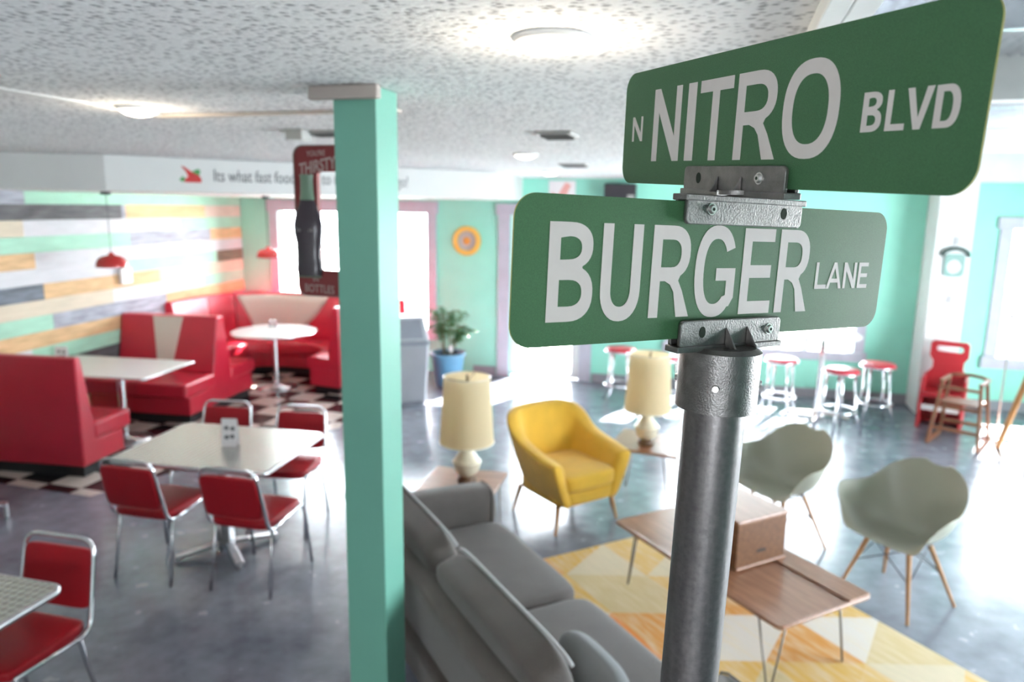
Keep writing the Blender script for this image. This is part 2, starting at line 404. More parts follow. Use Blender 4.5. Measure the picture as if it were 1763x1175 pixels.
# ------------------------------------------------------------------ mesh helpers
class MB:
    def __init__(s):
        s.v = []; s.f = []; s.mi = []; s.sm = []
        s.cur = 0

    def add(s, vs, fs, smooth=False):
        o = len(s.v)
        s.v += [tuple(p) for p in vs]
        for f in fs:
            s.f.append([i + o for i in f]); s.mi.append(s.cur); s.sm.append(smooth)
        return s

    def box(s, x0, x1, y0, y1, z0, z1):
        vs = [(x, y, z) for z in (z0, z1) for y in (y0, y1) for x in (x0, x1)]
        return s.add(vs, [(0, 2, 3, 1), (4, 5, 7, 6), (0, 1, 5, 4), (2, 6, 7, 3), (0, 4, 6, 2), (1, 3, 7, 5)])

    def obox(s, a, b, wd, ht, upv=(0, 0, 1)):
        """bar from a to b, wd wide, ht tall"""
        a, b = Vector(a), Vector(b); d = (b - a).normalized(); u = Vector(upv)
        sd = d.cross(u).normalized(); u = sd.cross(d).normalized()
        vs = [p + sd * (i * wd / 2) + u * (j * ht / 2) for p in (a, b) for j in (-1, 1) for i in (-1, 1)]
        return s.add(vs, [(0, 1, 3, 2), (4, 6, 7, 5), (0, 4, 5, 1), (2, 3, 7, 6), (0, 2, 6, 4), (1, 5, 7, 3)])

    def prism(s, pts, z0, z1):
        n = len(pts)
        vs = [(x, y, z0) for x, y in pts] + [(x, y, z1) for x, y in pts]
        fs = [tuple(reversed(range(n))), tuple(range(n, 2 * n))] + [(i, (i + 1) % n, n + (i + 1) % n, n + i) for i in range(n)]
        return s.add(vs, fs)

    def vprism(s, pts, origin, u, v, n, th):
        """flat polygon in plane (u,v) at origin, thickness th along n"""
        O, u, v, n = Vector(origin), Vector(u), Vector(v), Vector(n)
        k = len(pts)
        vs = [O + u * x + v * y for x, y in pts] + [O + u * x + v * y + n * th for x, y in pts]
        fs = [tuple(range(k)), tuple(reversed(range(k, 2 * k)))] + [(i, i + k, (i + 1) % k + k, (i + 1) % k) for i in range(k)]
        return s.add(vs, fs)

    def cyl(s, a, b, r0, r1=None, n=20, caps=True, smooth=True):
        r1 = r0 if r1 is None else r1
        a, b = Vector(a), Vector(b); d = (b - a).normalized()
        t = Vector((0, 0, 1)) if abs(d.z) < 0.9 else Vector((1, 0, 0))
        x = d.cross(t).normalized(); y = d.cross(x)
        ring = lambda c, r: [c + (x * cos(2 * pi * i / n) + y * sin(2 * pi * i / n)) * r for i in range(n)]
        s.add(ring(a, r0) + ring(b, r1), [(i, (i + 1) % n, n + (i + 1) % n, n + i) for i in range(n)], smooth)
        if caps:
            s.add(ring(a, r0), [tuple(range(n))]); s.add(ring(b, r1), [tuple(reversed(range(n)))])
        return s

    def tube(s, pts, r, n=10, closed=False, flat=1.0):
        P = [Vector(p) for p in pts]; k = len(P); rings = []
        px = None
        for i in range(k):
            a = P[i - 1] if (i > 0 or closed) else P[i]
            b = P[(i + 1) % k] if (i < k - 1 or closed) else P[i]
            d = (b - a).normalized()
            if px is None:
                t = Vector((0, 0, 1)) if abs(d.z) < 0.9 else Vector((1, 0, 0))
                px = d.cross(t).normalized()
            px = (px - d * px.dot(d)).normalized()
            py = d.cross(px)
            rings.append([P[i] + (px * cos(2 * pi * j / n) * flat + py * sin(2 * pi * j / n)) * r for j in range(n)])
        vs = [q for rg in rings for q in rg]
        fs = []
        for i in range(k if closed else k - 1):
            i2 = (i + 1) % k
            for j in range(n):
                j2 = (j + 1) % n
                fs.append((i * n + j, i * n + j2, i2 * n + j2, i2 * n + j))
        if not closed:
            fs.append(tuple(reversed(range(n)))); fs.append(tuple(range((k - 1) * n, k * n)))
        return s.add(vs, fs, True)

    def lathe(s, prof, cx=0, cy=0, n=32, smooth=True, capb=True, capt=True):
        vs = [(cx + r * cos(2 * pi * j / n), cy + r * sin(2 * pi * j / n), z) for r, z in prof for j in range(n)]
        k = len(prof)
        fs = [(i * n + j, i * n + (j + 1) % n, (i + 1) * n + (j + 1) % n, (i + 1) * n + j) for i in range(k - 1) for j in range(n)]
        if capb: fs.append(tuple(reversed(range(n))))
        if capt: fs.append(tuple(range((k - 1) * n, k * n)))
        return s.add(vs, fs, smooth)

    def grid(s, rows, smooth=True, closed_u=False, closed_v=False):
        k, n = len(rows), len(rows[0])
        vs = [p for r in rows for p in r]
        fs = [(i * n + j, i * n + (j + 1) % n, ((i + 1) % k) * n + (j + 1) % n, ((i + 1) % k) * n + j)
              for i in range(k if closed_u else k - 1) for j in range(n if closed_v else n - 1)]
        return s.add(vs, fs, smooth)

    def soft(s, cx, cy, cz, lx, ly, lz, p=6, n=9, rot=None, puff=0.0):
        """rounded cushion: superellipsoid box, optionally puffed on its broad faces"""
        def q(c):
            m = max(abs(t) for t in c); L = sum(abs(t) ** p for t in c) ** (1 / p)
            return [t * m / L for t in c]
        for ax in range(3):
            for sg in (-1, 1):
                rows = []
                for i in range(n + 1):
                    row = []
                    for j in range(n + 1):
                        a = math.sin((2 * i / n - 1) * pi / 2); b = math.sin((2 * j / n - 1) * pi / 2)
                        c = [0, 0, 0]; c[ax] = sg; c[(ax + 1) % 3] = a; c[(ax + 2) % 3] = b * sg
                        c = q(c)
                        pf = 1 + puff * (1 - min(1, abs(c[0])) ** 2) * (1 - min(1, abs(c[1])) ** 2)
                        v = Vector((c[0] * lx / 2, c[1] * ly / 2, c[2] * lz / 2 * pf))
                        if rot is not None: v = rot @ v
                        row.append((cx + v.x, cy + v.y, cz + v.z))
                    rows.append(row)
                s.grid(rows)
        return s

    def build(s, name, mats, parent=None, bevel=0, bseg=2, subsurf=0, solid=0, weld=False, loc=None, rotz=None):
        me = bpy.data.meshes.new(name)
        me.from_pydata(s.v, [], s.f)
        ms = mats if isinstance(mats, (list, tuple)) else [mats]
        for m in ms: me.materials.append(m)
        me.polygons.foreach_set('material_index', s.mi)
        me.polygons.foreach_set('use_smooth', s.sm)
        bm = bmesh.new(); bm.from_mesh(me)
        if weld: bmesh.ops.remove_doubles(bm, verts=bm.verts, dist=1e-5)
        bmesh.ops.recalc_face_normals(bm, faces=bm.faces)
        bm.to_mesh(me); bm.free()
        me.update()
        o = bpy.data.objects.new(name, me)
        COL.objects.link(o)
        if solid:
            q = o.modifiers.new('solid', 'SOLIDIFY'); q.thickness = solid; q.offset = 0
        if bevel:
            q = o.modifiers.new('bevel', 'BEVEL'); q.width = bevel; q.segments = bseg; q.limit_method = 'ANGLE'; q.angle_limit = radians(35)
        if subsurf:
            q = o.modifiers.new('sub', 'SUBSURF'); q.levels = subsurf; q.render_levels = subsurf
        if parent: o.parent = parent
        if loc: o.location = loc
        if rotz is not None: o.rotation_euler = (0, 0, rotz)
        return o


def tag(o, label, cat, group=None, kind=None):
    o['label'] = label; o['category'] = cat
    if group: o['group'] = group
    if kind: o['kind'] = kind
    return o


def thing(name, label, cat, loc=(0, 0, 0), rotz=0, group=None):
    o = bpy.data.objects.new(name, None)
    o.empty_display_size = 0.1
    COL.objects.link(o)
    o.location = loc; o.rotation_euler = (0, 0, rotz)
    return tag(o, label, cat, group)


def struct(o):
    o['kind'] = 'structure'
    return o


def dup(root, loc, rotz, label):
    r = root.copy(); COL.objects.link(r); r.location = loc; r.rotation_euler = (0, 0, rotz)
    r['label'] = label
    for ch in root.children:
        c = ch.copy(); COL.objects.link(c); c.parent = r
        for g in ch.children:
            d = g.copy(); COL.objects.link(d); d.parent = c
    return r


def arcpts(p0, p1, p2, r, n=6):
    """round the corner p1 of the path p0-p1-p2"""
    p0, p1, p2 = Vector(p0), Vector(p1), Vector(p2)
    a = p1 + (p0 - p1).normalized() * r; b = p1 + (p2 - p1).normalized() * r
    return [tuple((1 - t) ** 2 * a + 2 * t * (1 - t) * p1 + t * t * b) for t in [i / n for i in range(n + 1)]]


def rounded(path, r, n=6):
    out = [path[0]]
    for i in range(1, len(path) - 1):
        out += arcpts(path[i - 1], path[i], path[i + 1], r, n)
    out.append(path[-1])
    return out


def rrect(x0, x1, y0, y1, r, n=6):
    out = []
    for cx, cy, a in ((x1 - r, y1 - r, 0), (x0 + r, y1 - r, 90), (x0 + r, y0 + r, 180), (x1 - r, y0 + r, 270)):
        for i in range(n + 1):
            t = radians(a + 90 * i / n)
            out.append((cx + r * cos(t), cy + r * sin(t)))
    return out


def flat_shape(loops, th):
    """filled 2D outline (with holes) of thickness th, as (verts, faces); z from 0 to th"""
    cu = bpy.data.curves.new('outline', 'CURVE'); cu.dimensions = '2D'; cu.fill_mode = 'BOTH'; cu.extrude = th / 2
    for lp in loops:
        sp = cu.splines.new('POLY'); sp.points.add(len(lp) - 1)
        for i, (x, y) in enumerate(lp): sp.points[i].co = (x, y, 0, 1)
        sp.use_cyclic_u = True
    o = bpy.data.objects.new('outline', cu); COL.objects.link(o)
    dg = bpy.context.evaluated_depsgraph_get(); dg.update()
    me = o.evaluated_get(dg).to_mesh()
    vs = [(v.co.x, v.co.y, v.co.z + th / 2) for v in me.vertices]; fs = [tuple(p.vertices) for p in me.polygons]
    o.evaluated_get(dg).to_mesh_clear()
    bpy.data.objects.remove(o); bpy.data.curves.remove(cu)
    return vs, fs


def text_shape(body, size, th=0.002, xs=1.0, shear=0.0, bold=0.0, align='LEFT'):
    cu = bpy.data.curves.new('lettering', 'FONT'); cu.body = body; cu.size = size; cu.extrude = th / 2; cu.shear = shear; cu.offset = bold
    cu.align_x = align
    cu.resolution_u = 3
    o = bpy.data.objects.new('lettering', cu); COL.objects.link(o)
    dg = bpy.context.evaluated_depsgraph_get(); dg.update()
    me = o.evaluated_get(dg).to_mesh()
    vs = [(v.co.x * xs, v.co.y, v.co.z + th / 2) for v in me.vertices]; fs = [tuple(p.vertices) for p in me.polygons]
    o.evaluated_get(dg).to_mesh_clear()
    bpy.data.objects.remove(o); bpy.data.curves.remove(cu)
    return vs, fs


def place(mb, shape, O, u, v, n=None):
    """put a flat shape (x,y,z) into the frame O,u,v,n"""
    O, u, v = Vector(O), Vector(u), Vector(v)
    n = u.cross(v) if n is None else Vector(n)
    mb.add([O + u * x + v * y + n * z for x, y, z in shape[0]], shape[1])


# ------------------------------------------------------------------ room shell
CEIL = 2.74
TH = radians(7.0)
BO = Vector((-5.13, 4.64, 0))
BU = Vector((cos(TH), sin(TH), 0)); BV = Vector((-sin(TH), cos(TH), 0))
def bp_(a, b, z=0):                        # booth-zone frame: a toward the room, b away from the camera
    return BO + BU * a + BV * b + Vector((0, 0, z))

struct(MB().box(-9, 6.5, -3.6, 10.6, -0.12, 0).build('floor', M_FLOOR))
# tiled area under the booths
tile_edge = [(-8.2, 4.33), (-4.78, 4.35), (-4.05, 6.36), (-3.80, 6.62), (-4.1, 7.4), (-4.35, 9.6), (-8.2, 9.6)]
struct(MB().prism(tile_edge, 0.0, 0.004).build('floor_tiles', M_CHECK))

# ceiling: textured part to x=0.15, corrugated metal beyond
struct(MB().box(-9, 0.15, -3.6, 10.6, CEIL, CEIL + 0.15).build('ceiling', M_POP))
mb = MB()
for i in range(130):
    x = 0.30 + i * 0.055
    if x > 6.5: break
    mb.add([(x, -3.6, 3.10), (x + 0.014, -3.6, 3.125), (x + 0.0275, -3.6, 3.125), (x + 0.0415, -3.6, 3.10), (x + 0.055, -3.6, 3.10),
            (x, 10.6, 3.10), (x + 0.014, 10.6, 3.125), (x + 0.0275, 10.6, 3.125), (x + 0.0415, 10.6, 3.10), (x + 0.055, 10.6, 3.10)],
           [(0, 1, 6, 5), (1, 2, 7, 6), (2, 3, 8, 7), (3, 4, 9, 8)])
struct(mb.build('ceiling_metal', M_GALV))
struct(MB().box(0.15, 6.6, -3.6, 10.6, 3.14, 3.22).build('ceiling_sun_block', M_WHITEP))  # unseen slab added to stop sun leaking past the metal ceiling
for k, (x0, x1, z0, z1, mm) in enumerate(((0.15, 0.19, 2.70, 3.12, M_JOIST), (0.19, 0.215, 2.78, 3.12, M_JOISTD), (0.215, 0.265, 2.74, 3.12, M_JOIST), (0.265, 0.30, 2.86, 3.12, M_JOIST))):
    struct(MB().box(x0, x1, -3.6, 10.6, z0, z1 + 0.02).build('trim_%d' % (k + 1), mm, bevel=0.003))
for k, (y0, d_, zb, mm) in enumerate(((1.62, 0.09, 2.90, M_JOISTD), (3.1, 0.05, 3.0, M_GALV), (4.2, 0.10, 2.90, M_JOIST), (5.3, 0.05, 3.0, M_GALV), (6.3, 0.05, 2.98, M_GALV), (7.3, 0.10, 2.88, M_JOIST), (8.4, 0.05, 2.98, M_GALV), (9.2, 0.28, 2.70, M_JOIST))):
    struct(MB().box(0.30, 6.5, y0, y0 + d_, zb, 3.12).build('trim_%d' % (k + 5), mm, bevel=0.004))
# battens over the ceiling joints
struct(MB().box(-2.50, -2.455, -3.4, 2.86, CEIL - 0.008, CEIL).build('trim_13', M_WHITEP, bevel=0.003))
struct(MB().box(-2.50, -1.30, 2.80, 2.845, CEIL - 0.012, CEIL).build('trim_14', M_BATTEN, bevel=0.003))


def wall(name, O, u, length, height, openings, mt, th=0.16, z0=0.0):
    """wall along u from O; openings (s0,s1,z0,z1); thickness grows to the left of u"""
    O, u = Vector(O), Vector(u).normalized(); n = Vector((-u.y, u.x, 0))
    ss = sorted({0, length, *[o[0] for o in openings], *[o[1] for o in openings]})
    mb = MB()
    for a, b in zip(ss[:-1], ss[1:]):
        op = [o for o in openings if o[0] <= a + 1e-6 and o[1] >= b - 1e-6]
        zs = [(z0, height)] if not op else [q for q in ((z0, op[0][2]), (op[0][3], height)) if q[1] - q[0] > 1e-4]
        for za, zb in zs:
            P = [O + u * a, O + u * b, O + u * b + n * th, O + u * a + n * th]
            mb.prism([(p.x, p.y) for p in P], za, zb)
    return struct(mb.build(name, mt))


uF = Vector((cos(FW), sin(FW), 0))
cF = cos(FW)
def sF(x): return (x + 9) / cF
WIN = {1: (-6.33, -3.99, 0.60, 2.25), 2: (-0.52, 1.68, 0.62, 2.10), 3: (3.27, 4.60, 0.66, 2.18)}
DOOR = (-2.78, -1.79, 0.0, 2.25)
wall('wall_far', fwp(-9), uF, 15.6, 3.2, [(sF(o[0]), sF(o[1]), o[2], o[3]) for o in (WIN[1], DOOR, WIN[2], WIN[3])], M_MINT)
wall('wall_right', (5.2, -3.6, 0), (0, 1, 0), 13.6, 3.2, [(6.4, 10.6, 0.6, 2.4)], M_MINT)
bpy.data.objects['wall_right'].location.x += 0.16
wall('wall_back', (-9, -3.2, 0), (1, 0, 0), 15, 3.2, [(9.0, 9.9, 1.3, 2.2)], M_WHITEP)  # its small unseen opening is added for front light on the sign plates
bpy.data.objects['wall_back'].location.y -= 0.16


def far_frame(name, x0, x1, z0, z1, tw, mull=(), rails=(), sill=True, mtr=M_TRIM, glass=True, head=None):
    """painted trim round an opening in the far wall, with sash bars and glass"""
    o = MB()
    def fb(xa, xb, za, zb, o0, o1):
        P = [fwp(xa, o1), fwp(xb, o1), fwp(xb, o0), fwp(xa, o0)]
        o.prism([(p.x, p.y) for p in P], za, zb)
    head = head or tw
    fb(x0 - tw, x0, z0 - (tw if sill else 0), z1, 0.001, 0.03)
    fb(x1, x1 + tw, z0 - (tw if sill else 0), z1, 0.001, 0.03)
    fb(x0 - tw - 0.03, x1 + tw + 0.03, z1, z1 + head, 0.001, 0.04)
    if sill: fb(x0 - tw - 0.03, x1 + tw + 0.03, z0 - tw, z0, 0.001, 0.06)
    for mx in mull: fb(mx - 0.035, mx + 0.035, z0, z1, -0.12, -0.02)
    for rz in rails: fb(x0, x1, rz - 0.025, rz + 0.025, -0.12, -0.02)
    root = struct(o.build(name, mtr, bevel=0.004))
    if glass:
        g = MB()
        P = [fwp(x0, -0.075), fwp(x1, -0.075), fwp(x1, -0.07), fwp(x0, -0.07)]
        g.prism([(p.x, p.y) for p in P], z0, z1)
        g.build('pane', M_GLASS, root)
    return root

far_frame('window_1', *WIN[1], 0.14, mull=(-5.16,), head=0.17)
far_frame('window_2', *WIN[2], 0.12, mull=(0.0, 0.58, 1.13), rails=(1.1,), head=0.13)
far_frame('window_3', *WIN[3], 0.14, mull=(4.0,), rails=(1.42,))
far_frame('door_1', *DOOR, 0.17, sill=False, glass=False, head=0.15)
d = MB()
def dbx(xa, xb, za, zb, o0=-0.11, o1=-0.06, m=None):
    m = m or d
    P = [fwp(xa, o1), fwp(xb, o1), fwp(xb, o0), fwp(xa, o0)]
    m.prism([(p.x, p.y) for p in P], za, zb)
dbx(-2.78, -2.66, 0.01, 2.25); dbx(-1.91, -1.79, 0.01, 2.25); dbx(-2.66, -1.91, 2.12, 2.25); dbx(-2.66, -1.91, 0.01, 0.07)
dr = struct(d.build('door_2', M_WHITEP, bevel=0.004))
g = MB(); dbx(-2.66, -1.91, 0.07, 2.12, -0.09, -0.085, g); g.build('pane', M_GLASS, dr)
g = MB(); g.tube(rounded([fwp(-1.87, -0.05, 0.9), fwp(-1.87, 0.0, 0.9), fwp(-1.87, 0.0, 1.2), fwp(-1.87, -0.05, 1.2)], 0.02), 0.009); g.build('door_handle', M_CHROME, dr)

# baseboard on the far wall
mb = MB()
for xa, xb in ((-3.3, -2.97), (-1.60, 2.36), (2.72, 5.0)):
    P = [fwp(xa, 0.022), fwp(xb, 0.022), fwp(xb, 0.001), fwp(xa, 0.001)]
    mb.prism([(p.x, p.y) for p in P], 0, 0.12)
struct(mb.build('baseboard_far', mat('baseboard_grey', (0.30, 0.30, 0.33), rough=0.5, var=0.05), bevel=0.003))

# white pier in front of the far wall
struct(MB().box(2.34, 2.72, 9.30, 9.9, 0, 3.1).build('wall_pier', M_WHITEP, bevel=0.01))

# mint square post with wooden cap
struct(MB().box(-1.284, -1.125, 2.258, 2.425, 0, 2.7395).build('wall_post', M_COLMINT, bevel=0.004))
struct(MB().box(-1.358, -1.103, 2.222, 2.257, 2.695, 2.7395).build('trim_15', M_CAPW, bevel=0.006))

# ---- plank wall
AW = -1.225
wall('wall_left', bp_(AW - 0.03, 5.4), -BV, 13.5, 3.0, [], M_WHITEP)
bpy.data.objects['wall_left'].location = tuple(-BU * 0.16)
rows = {
    # row: (z top, [(px-derived start b, material index) ...]) written as board colours with end positions along b
}
PH = 0.157
pix_rows = [  # colour ends measured along the wall (b from near to far), 9 = beyond the corner
    (2.475, [(1.0, 4), (3.3, 1), (9, 1)]),
    (2.318, [(2.35, 0), (2.42, 4), (4.02, 3), (9, 7)]),
    (2.161, [(0.95, 5), (3.45, 2), (9, 1)]),
    (2.004, [(2.45, 1), (4.12, 4), (9, 3)]),
    (1.847, [(1.05, 3), (3.1, 2), (9, 2)]),
    (1.690, [(2.25, 2), (4.25, 1), (9, 8)]),
    (1.533, [(1.12, 6), (2.95, 3), (9, 5)]),
    (1.376, [(2.1, 5), (3.9, 2), (9, 1)]),
    (1.219, [(1.2, 1), (3.05, 4), (9, 3)]),
    (1.062, [(2.25, 3), (9, 4)]),
    (0.905, [(0.9, 2), (9, 1)]),
    (0.748, [(1.5, 8), (9, 0)]),
    (0.591, [(0.8, 3), (2.2, 8), (9, 1)]),
    (0.434, [(1.7, 4), (9, 5)]),
    (0.277, [(1.1, 1), (9, 3)]),
    (0.120, [(2.0, 8), (9, 2)]),
]
mb = MB(); rng = random.Random(3)
for zt, segs in pix_rows:
    b0 = 4.95
    # boards before the visible range, toward the camera
    pre = []; q = -0.6
    while q > -7.5:
        ln = rng.uniform(1.3, 2.3); pre.append((q - ln, q, rng.randrange(9))); q -= ln
    full = pre
    s0 = -0.6
    for e, c in segs:
        full.append((s0, min(e, 4.95), c)); s0 = e
    for a, bb, c in full:
        if bb <= a: continue
        mb.cur = c
        t = rng.uniform(0.018, 0.022)
        P = [bp_(AW, a + 0.0015), bp_(AW, bb - 0.0015), bp_(AW - t, bb - 0.0015), bp_(AW - t, a + 0.0015)]
        mb.prism([(p.x, p.y) for p in P], max(0.0, zt - PH + 0.002), zt)
struct(mb.build('wall_left_planks', BOARDS))

# ---- bulkhead with painted slogan
S0 = Vector((-5.0, 5.0, 0)); S1 = Vector((-2.44, 7.86, 0)); sd = (S1 - S0).normalized()
bulk = [(-7.2, 4.03), (S0.x, S0.y), (S1.x, S1.y), (-2.62, 9.60), (-6.9, 9.42)]
bulk[-2] = (fwp(-2.62).x, fwp(-2.62).y - 0.002); bulk[-1] = (fwp(-7.3).x, fwp(-7.3).y - 0.002)
so = struct(MB().prism(bulk, 2.445, CEIL - 0.002).build('wall_bulkhead', mat('bulkhead_paint', (0.70, 0.70, 0.68), rough=0.6, var=0.02)))
sn = Vector((sd.y, -sd.x, 0))
mb = MB()
ts = text_shape('Its what fast food used to taste like long ago!', 0.155, 0.003, xs=0.50, shear=0.06)
wmax = max(v[0] for v in ts[0]); k = 1.90 / wmax
ts = ([(x * k, y, z) for x, y, z in ts[0]], ts[1])
place(mb, ts, S0 + sd * 0.85 + sn * 0.001 + Vector((0, 0, 2.545)), sd, (0, 0, 1), sn)
mb.build('lettering', mat('slogan_paint', (0.16, 0.16, 0.17), rough=0.7, var=0.1), so)
mb = MB()
def peps(pts, m_):
    mb.cur = m_
    mb.vprism(pts, S0 + sd * 0.57 + sn * 0.001 + Vector((0, 0, 2.53)), sd, (0, 0, 1), sn, 0.003)
peps([(0.0, 0.02), (0.03, 0.0), (0.05, 0.03), (0.03, 0.055)], 1)
peps([(0.10, 0.09), (0.16, 0.12), (0.18, 0.10), (0.165, 0.06)], 1)
peps([(0.02, 0.14), (0.045, 0.135), (0.10, 0.095), (0.16, 0.07), (0.185, 0.03), (0.18, 0.0), (0.05, 0.0), (0.035, 0.015), (0.075, 0.05), (0.06, 0.09)], 0)
mb.build('pepper_emblem', [M_PEPR, M_LEAFG], so)


# ------------------------------------------------------------------ street sign
def sup(cx, cy, rx, ry, a0, a1, n=16, e=2.35):
    out = []
    for i in range(n + 1):
        t = radians(a0 + (a1 - a0) * i / n); c, s_ = cos(t), sin(t)
        out.append((cx + rx * math.copysign(abs(c) ** (2 / e), c), cy + ry * math.copysign(abs(s_) ** (2 / e), s_)))
    return out


def glyph(ch, w, sx, sy):
    """outline loops of a condensed sans capital, 1 high, w wide, stems sx, bars sy"""
    if ch == 'I': return [[(0, 0), (w, 0), (w, 1), (0, 1)]]
    if ch == 'L': return [[(0, 0), (w, 0), (w, sy), (sx, sy), (sx, 1), (0, 1)]]
    if ch == 'T': return [[(w / 2 - sx / 2, 0), (w / 2 + sx / 2, 0), (w / 2 + sx / 2, 1 - sy), (w, 1 - sy), (w, 1), (0, 1), (0, 1 - sy), (w / 2 - sx / 2, 1 - sy)]]
    if ch == 'E': return [[(0, 0), (w, 0), (w, sy), (sx, sy), (sx, .5 - sy / 2), (w * .93, .5 - sy / 2), (w * .93, .5 + sy / 2), (sx, .5 + sy / 2), (sx, 1 - sy), (w * .98, 1 - sy), (w * .98, 1), (0, 1)]]
    if ch == 'N': return [[(0, 0), (sx * .92, 0), (sx * .92, .68), (w - sx, 0), (w, 0), (w, 1), (w - sx * .92, 1), (w - sx * .92, .33), (sx, 1), (0, 1)]]
    if ch == 'V': return [[(w / 2 - sx * .52, 0), (w / 2 + sx * .52, 0), (w, 1), (w - sx * 1.05, 1), (w / 2, .27), (sx * 1.05, 1), (0, 1)]]
    if ch == 'A':
        h = .23
        ix = lambda y, off: off + (w / 2 - sx * .5 - 0) * y
        return [[(0, 0), (sx * 1.05, 0), (sx * 1.05 + (w / 2 - sx) * h * 1.0, h), (w - sx * 1.05 - (w / 2 - sx) * h, h), (w - sx * 1.05, 0), (w, 0), (w / 2 + sx * .55, 1), (w / 2 - sx * .55, 1)],
                [(w / 2 - (w / 2 - sx * 1.0) * .56, h + sy), (w / 2, .78), (w / 2 + (w / 2 - sx * 1.0) * .56, h + sy)]]
    if ch == 'U':
        r = w / 2
        return [[(0, 1), (0, .32)] + sup(r, .32, r, .34, 180, 360, e=2.2) + [(w, 1), (w - sx, 1), (w - sx, .32)] + sup(r, .32, r - sx, .34 - sy, 360, 180, e=2.2) + [(sx, 1)]]
    if ch == 'O':
        return [sup(w / 2, .5, w / 2, .52, 0, 360, 44)[:-1], sup(w / 2, .5, w / 2 - sx, .52 - sy, 0, 360, 44)[:-1]]
    if ch == 'D':
        return [[(0, 0), (w * .5, 0)] + sup(w * .5, .5, w * .5, .5, -90, 90, 20) + [(0, 1)],
                [(sx, sy), (w * .46, sy)] + sup(w * .46, .5, w * .54 - sx, .5 - sy, -90, 90, 20) + [(sx, 1 - sy)]]
    if ch == 'B':
        w2 = w * .96; k = .46
        return [[(0, 0), (w * k, 0)] + sup(w * k, .285, w * (1 - k), .285, -90, 62, 14) + sup(w2 * k, .765, w2 * (1 - k), .235, -58, 90, 14) + [(0, 1)],
                [(sx, sy), (w * k, sy)] + sup(w * k, .285 + .005, w * (1 - k) - sx, .285 - sy + .005, -90, 90, 12) + [(sx, .58 - .01)][:0] + [(sx, .585 - sy * 0 - .01)][:0] + [(sx, .29 + .285 - sy + .005)],
                [(sx, 1 - sy)] + [(sx, .765 - .235 + sy * .62)] + sup(w2 * k, .765 - .02, w2 * (1 - k) - sx, .235 - sy + .04 - .005, -90, 90, 12)]
    if ch == 'R':
        k = .5
        return [[(0, 0), (sx, 0), (sx, .40), (w * .36, .40), (w * .50, .36), (w * .60, .28), (w - sx * 1.25, 0), (w * 1.04, 0), (w * .82, .29), (w * .70, .405)] + sup(w * k, .715, w * .97 - w * k, .285, -62, 90, 14) + [(0, 1)],
                [(sx, 1 - sy), (sx, .40 + sy), (w * k, .40 + sy)] + sup(w * k, (.40 + sy + 1 - sy) / 2, w * .97 - w * k - sx, (.60 - 2 * sy) / 2, -90, 90, 12)]
    if ch == 'G':
        return [sup(w / 2, .5, w / 2, .52, 28, 312, 34) + [(w * .90, .10), (w, .20), (w, .54), (w * .52, .54), (w * .52, .54 - sy * .95), (w - sx, .54 - sy * .95), (w - sx, .23)] +
                sup(w / 2, .5, w / 2 - sx, .52 - sy, 312, 34, 30)]
    return []


sr_loc = Vector((0.012, 0.868, 0))
ssign = thing('street_sign', 'galvanised street sign post with crossed green NITRO BLVD and BURGER LANE plates', 'street sign', (0.012 - 0.0265 * 2.2, 0.868, 0))
PB = ssign.location.copy()
def wl(p): return Vector(p) - PB           # world to street-sign local
tilt = Vector((0.0265, 0, 1)).normalized()
def ax(z): return Vector((0.0075 + 0.0265 * (z - 2.2), 0.868, z))
pm = MB().cyl(wl(ax(0.0)), wl(ax(2.17)), 0.0357, n=56)
pm.build('pole', M_POLE, ssign)
HS, LS = 0.152, 0.57
signs = {}
for nm, TL, u_, c_ in (('burger', Vector((-0.1890, 0.6654, 2.3652)), Vector((0.7025, 0.7112, -0.0272)), None),
                       ('nitro', Vector((-0.1455, 1.0979, 2.5407)), Vector((0.5845, -0.8101, -0.0456)), None)):
    u_ = u_.normalized(); v_ = Vector((0.026, 0.0, 1)); v_ = (v_ - u_ * v_.dot(u_)).normalized()
    if nm == 'burger': v_ = Vector((0.0268, 0.0118, 0.9996))
    else: v_ = Vector((0.0234, -0.0394, 0.9989))
    v_ = (v_ - u_ * v_.dot(u_)).normalized()
    n_ = u_.cross(v_)
    BL = TL - v_ * HS
    signs[nm] = (wl(BL), u_, v_, n_)
def sgn_plate(nm, words, sxk):
    BL, u_, v_, n_ = signs[nm]
    pts = rrect(0, LS, 0, HS, 0.024, 10)
    mb = MB(); k = len(pts)
    th = 0.0022
    mb.cur = 0
    vs = [BL + u_ * x + v_ * y for x, y in pts] + [BL + u_ * x + v_ * y - n_ * th for x, y in pts]
    mb.add(vs, [tuple(range(k)), tuple(reversed(range(k, 2 * k)))])
    mb.cur = 1
    mb.add(vs, [(i, i + k, (i + 1) % k + k, (i + 1) % k) for i in range(k)])
    pl = mb.build('sign_plate', [M_SIGN, M_YEDGE], ssign)
    lm = MB()
    for ch, x0, x1, y0, y1, st, sb in words:
        h = (y1 - y0) * HS; w_ = (x1 - x0) * HS / h
        g = flat_shape(glyph(ch, w_, st, sb), 0.02)
        place(lm, ([(x * h, y * h, z * 0.02) for x, y, z in g[0]], g[1]), BL + u_ * (x0 * HS) + v_ * (y0 * HS) + n_ * 0.00005, u_, v_, n_)
    lm.build('lettering', M_LETTER, pl)
    return pl
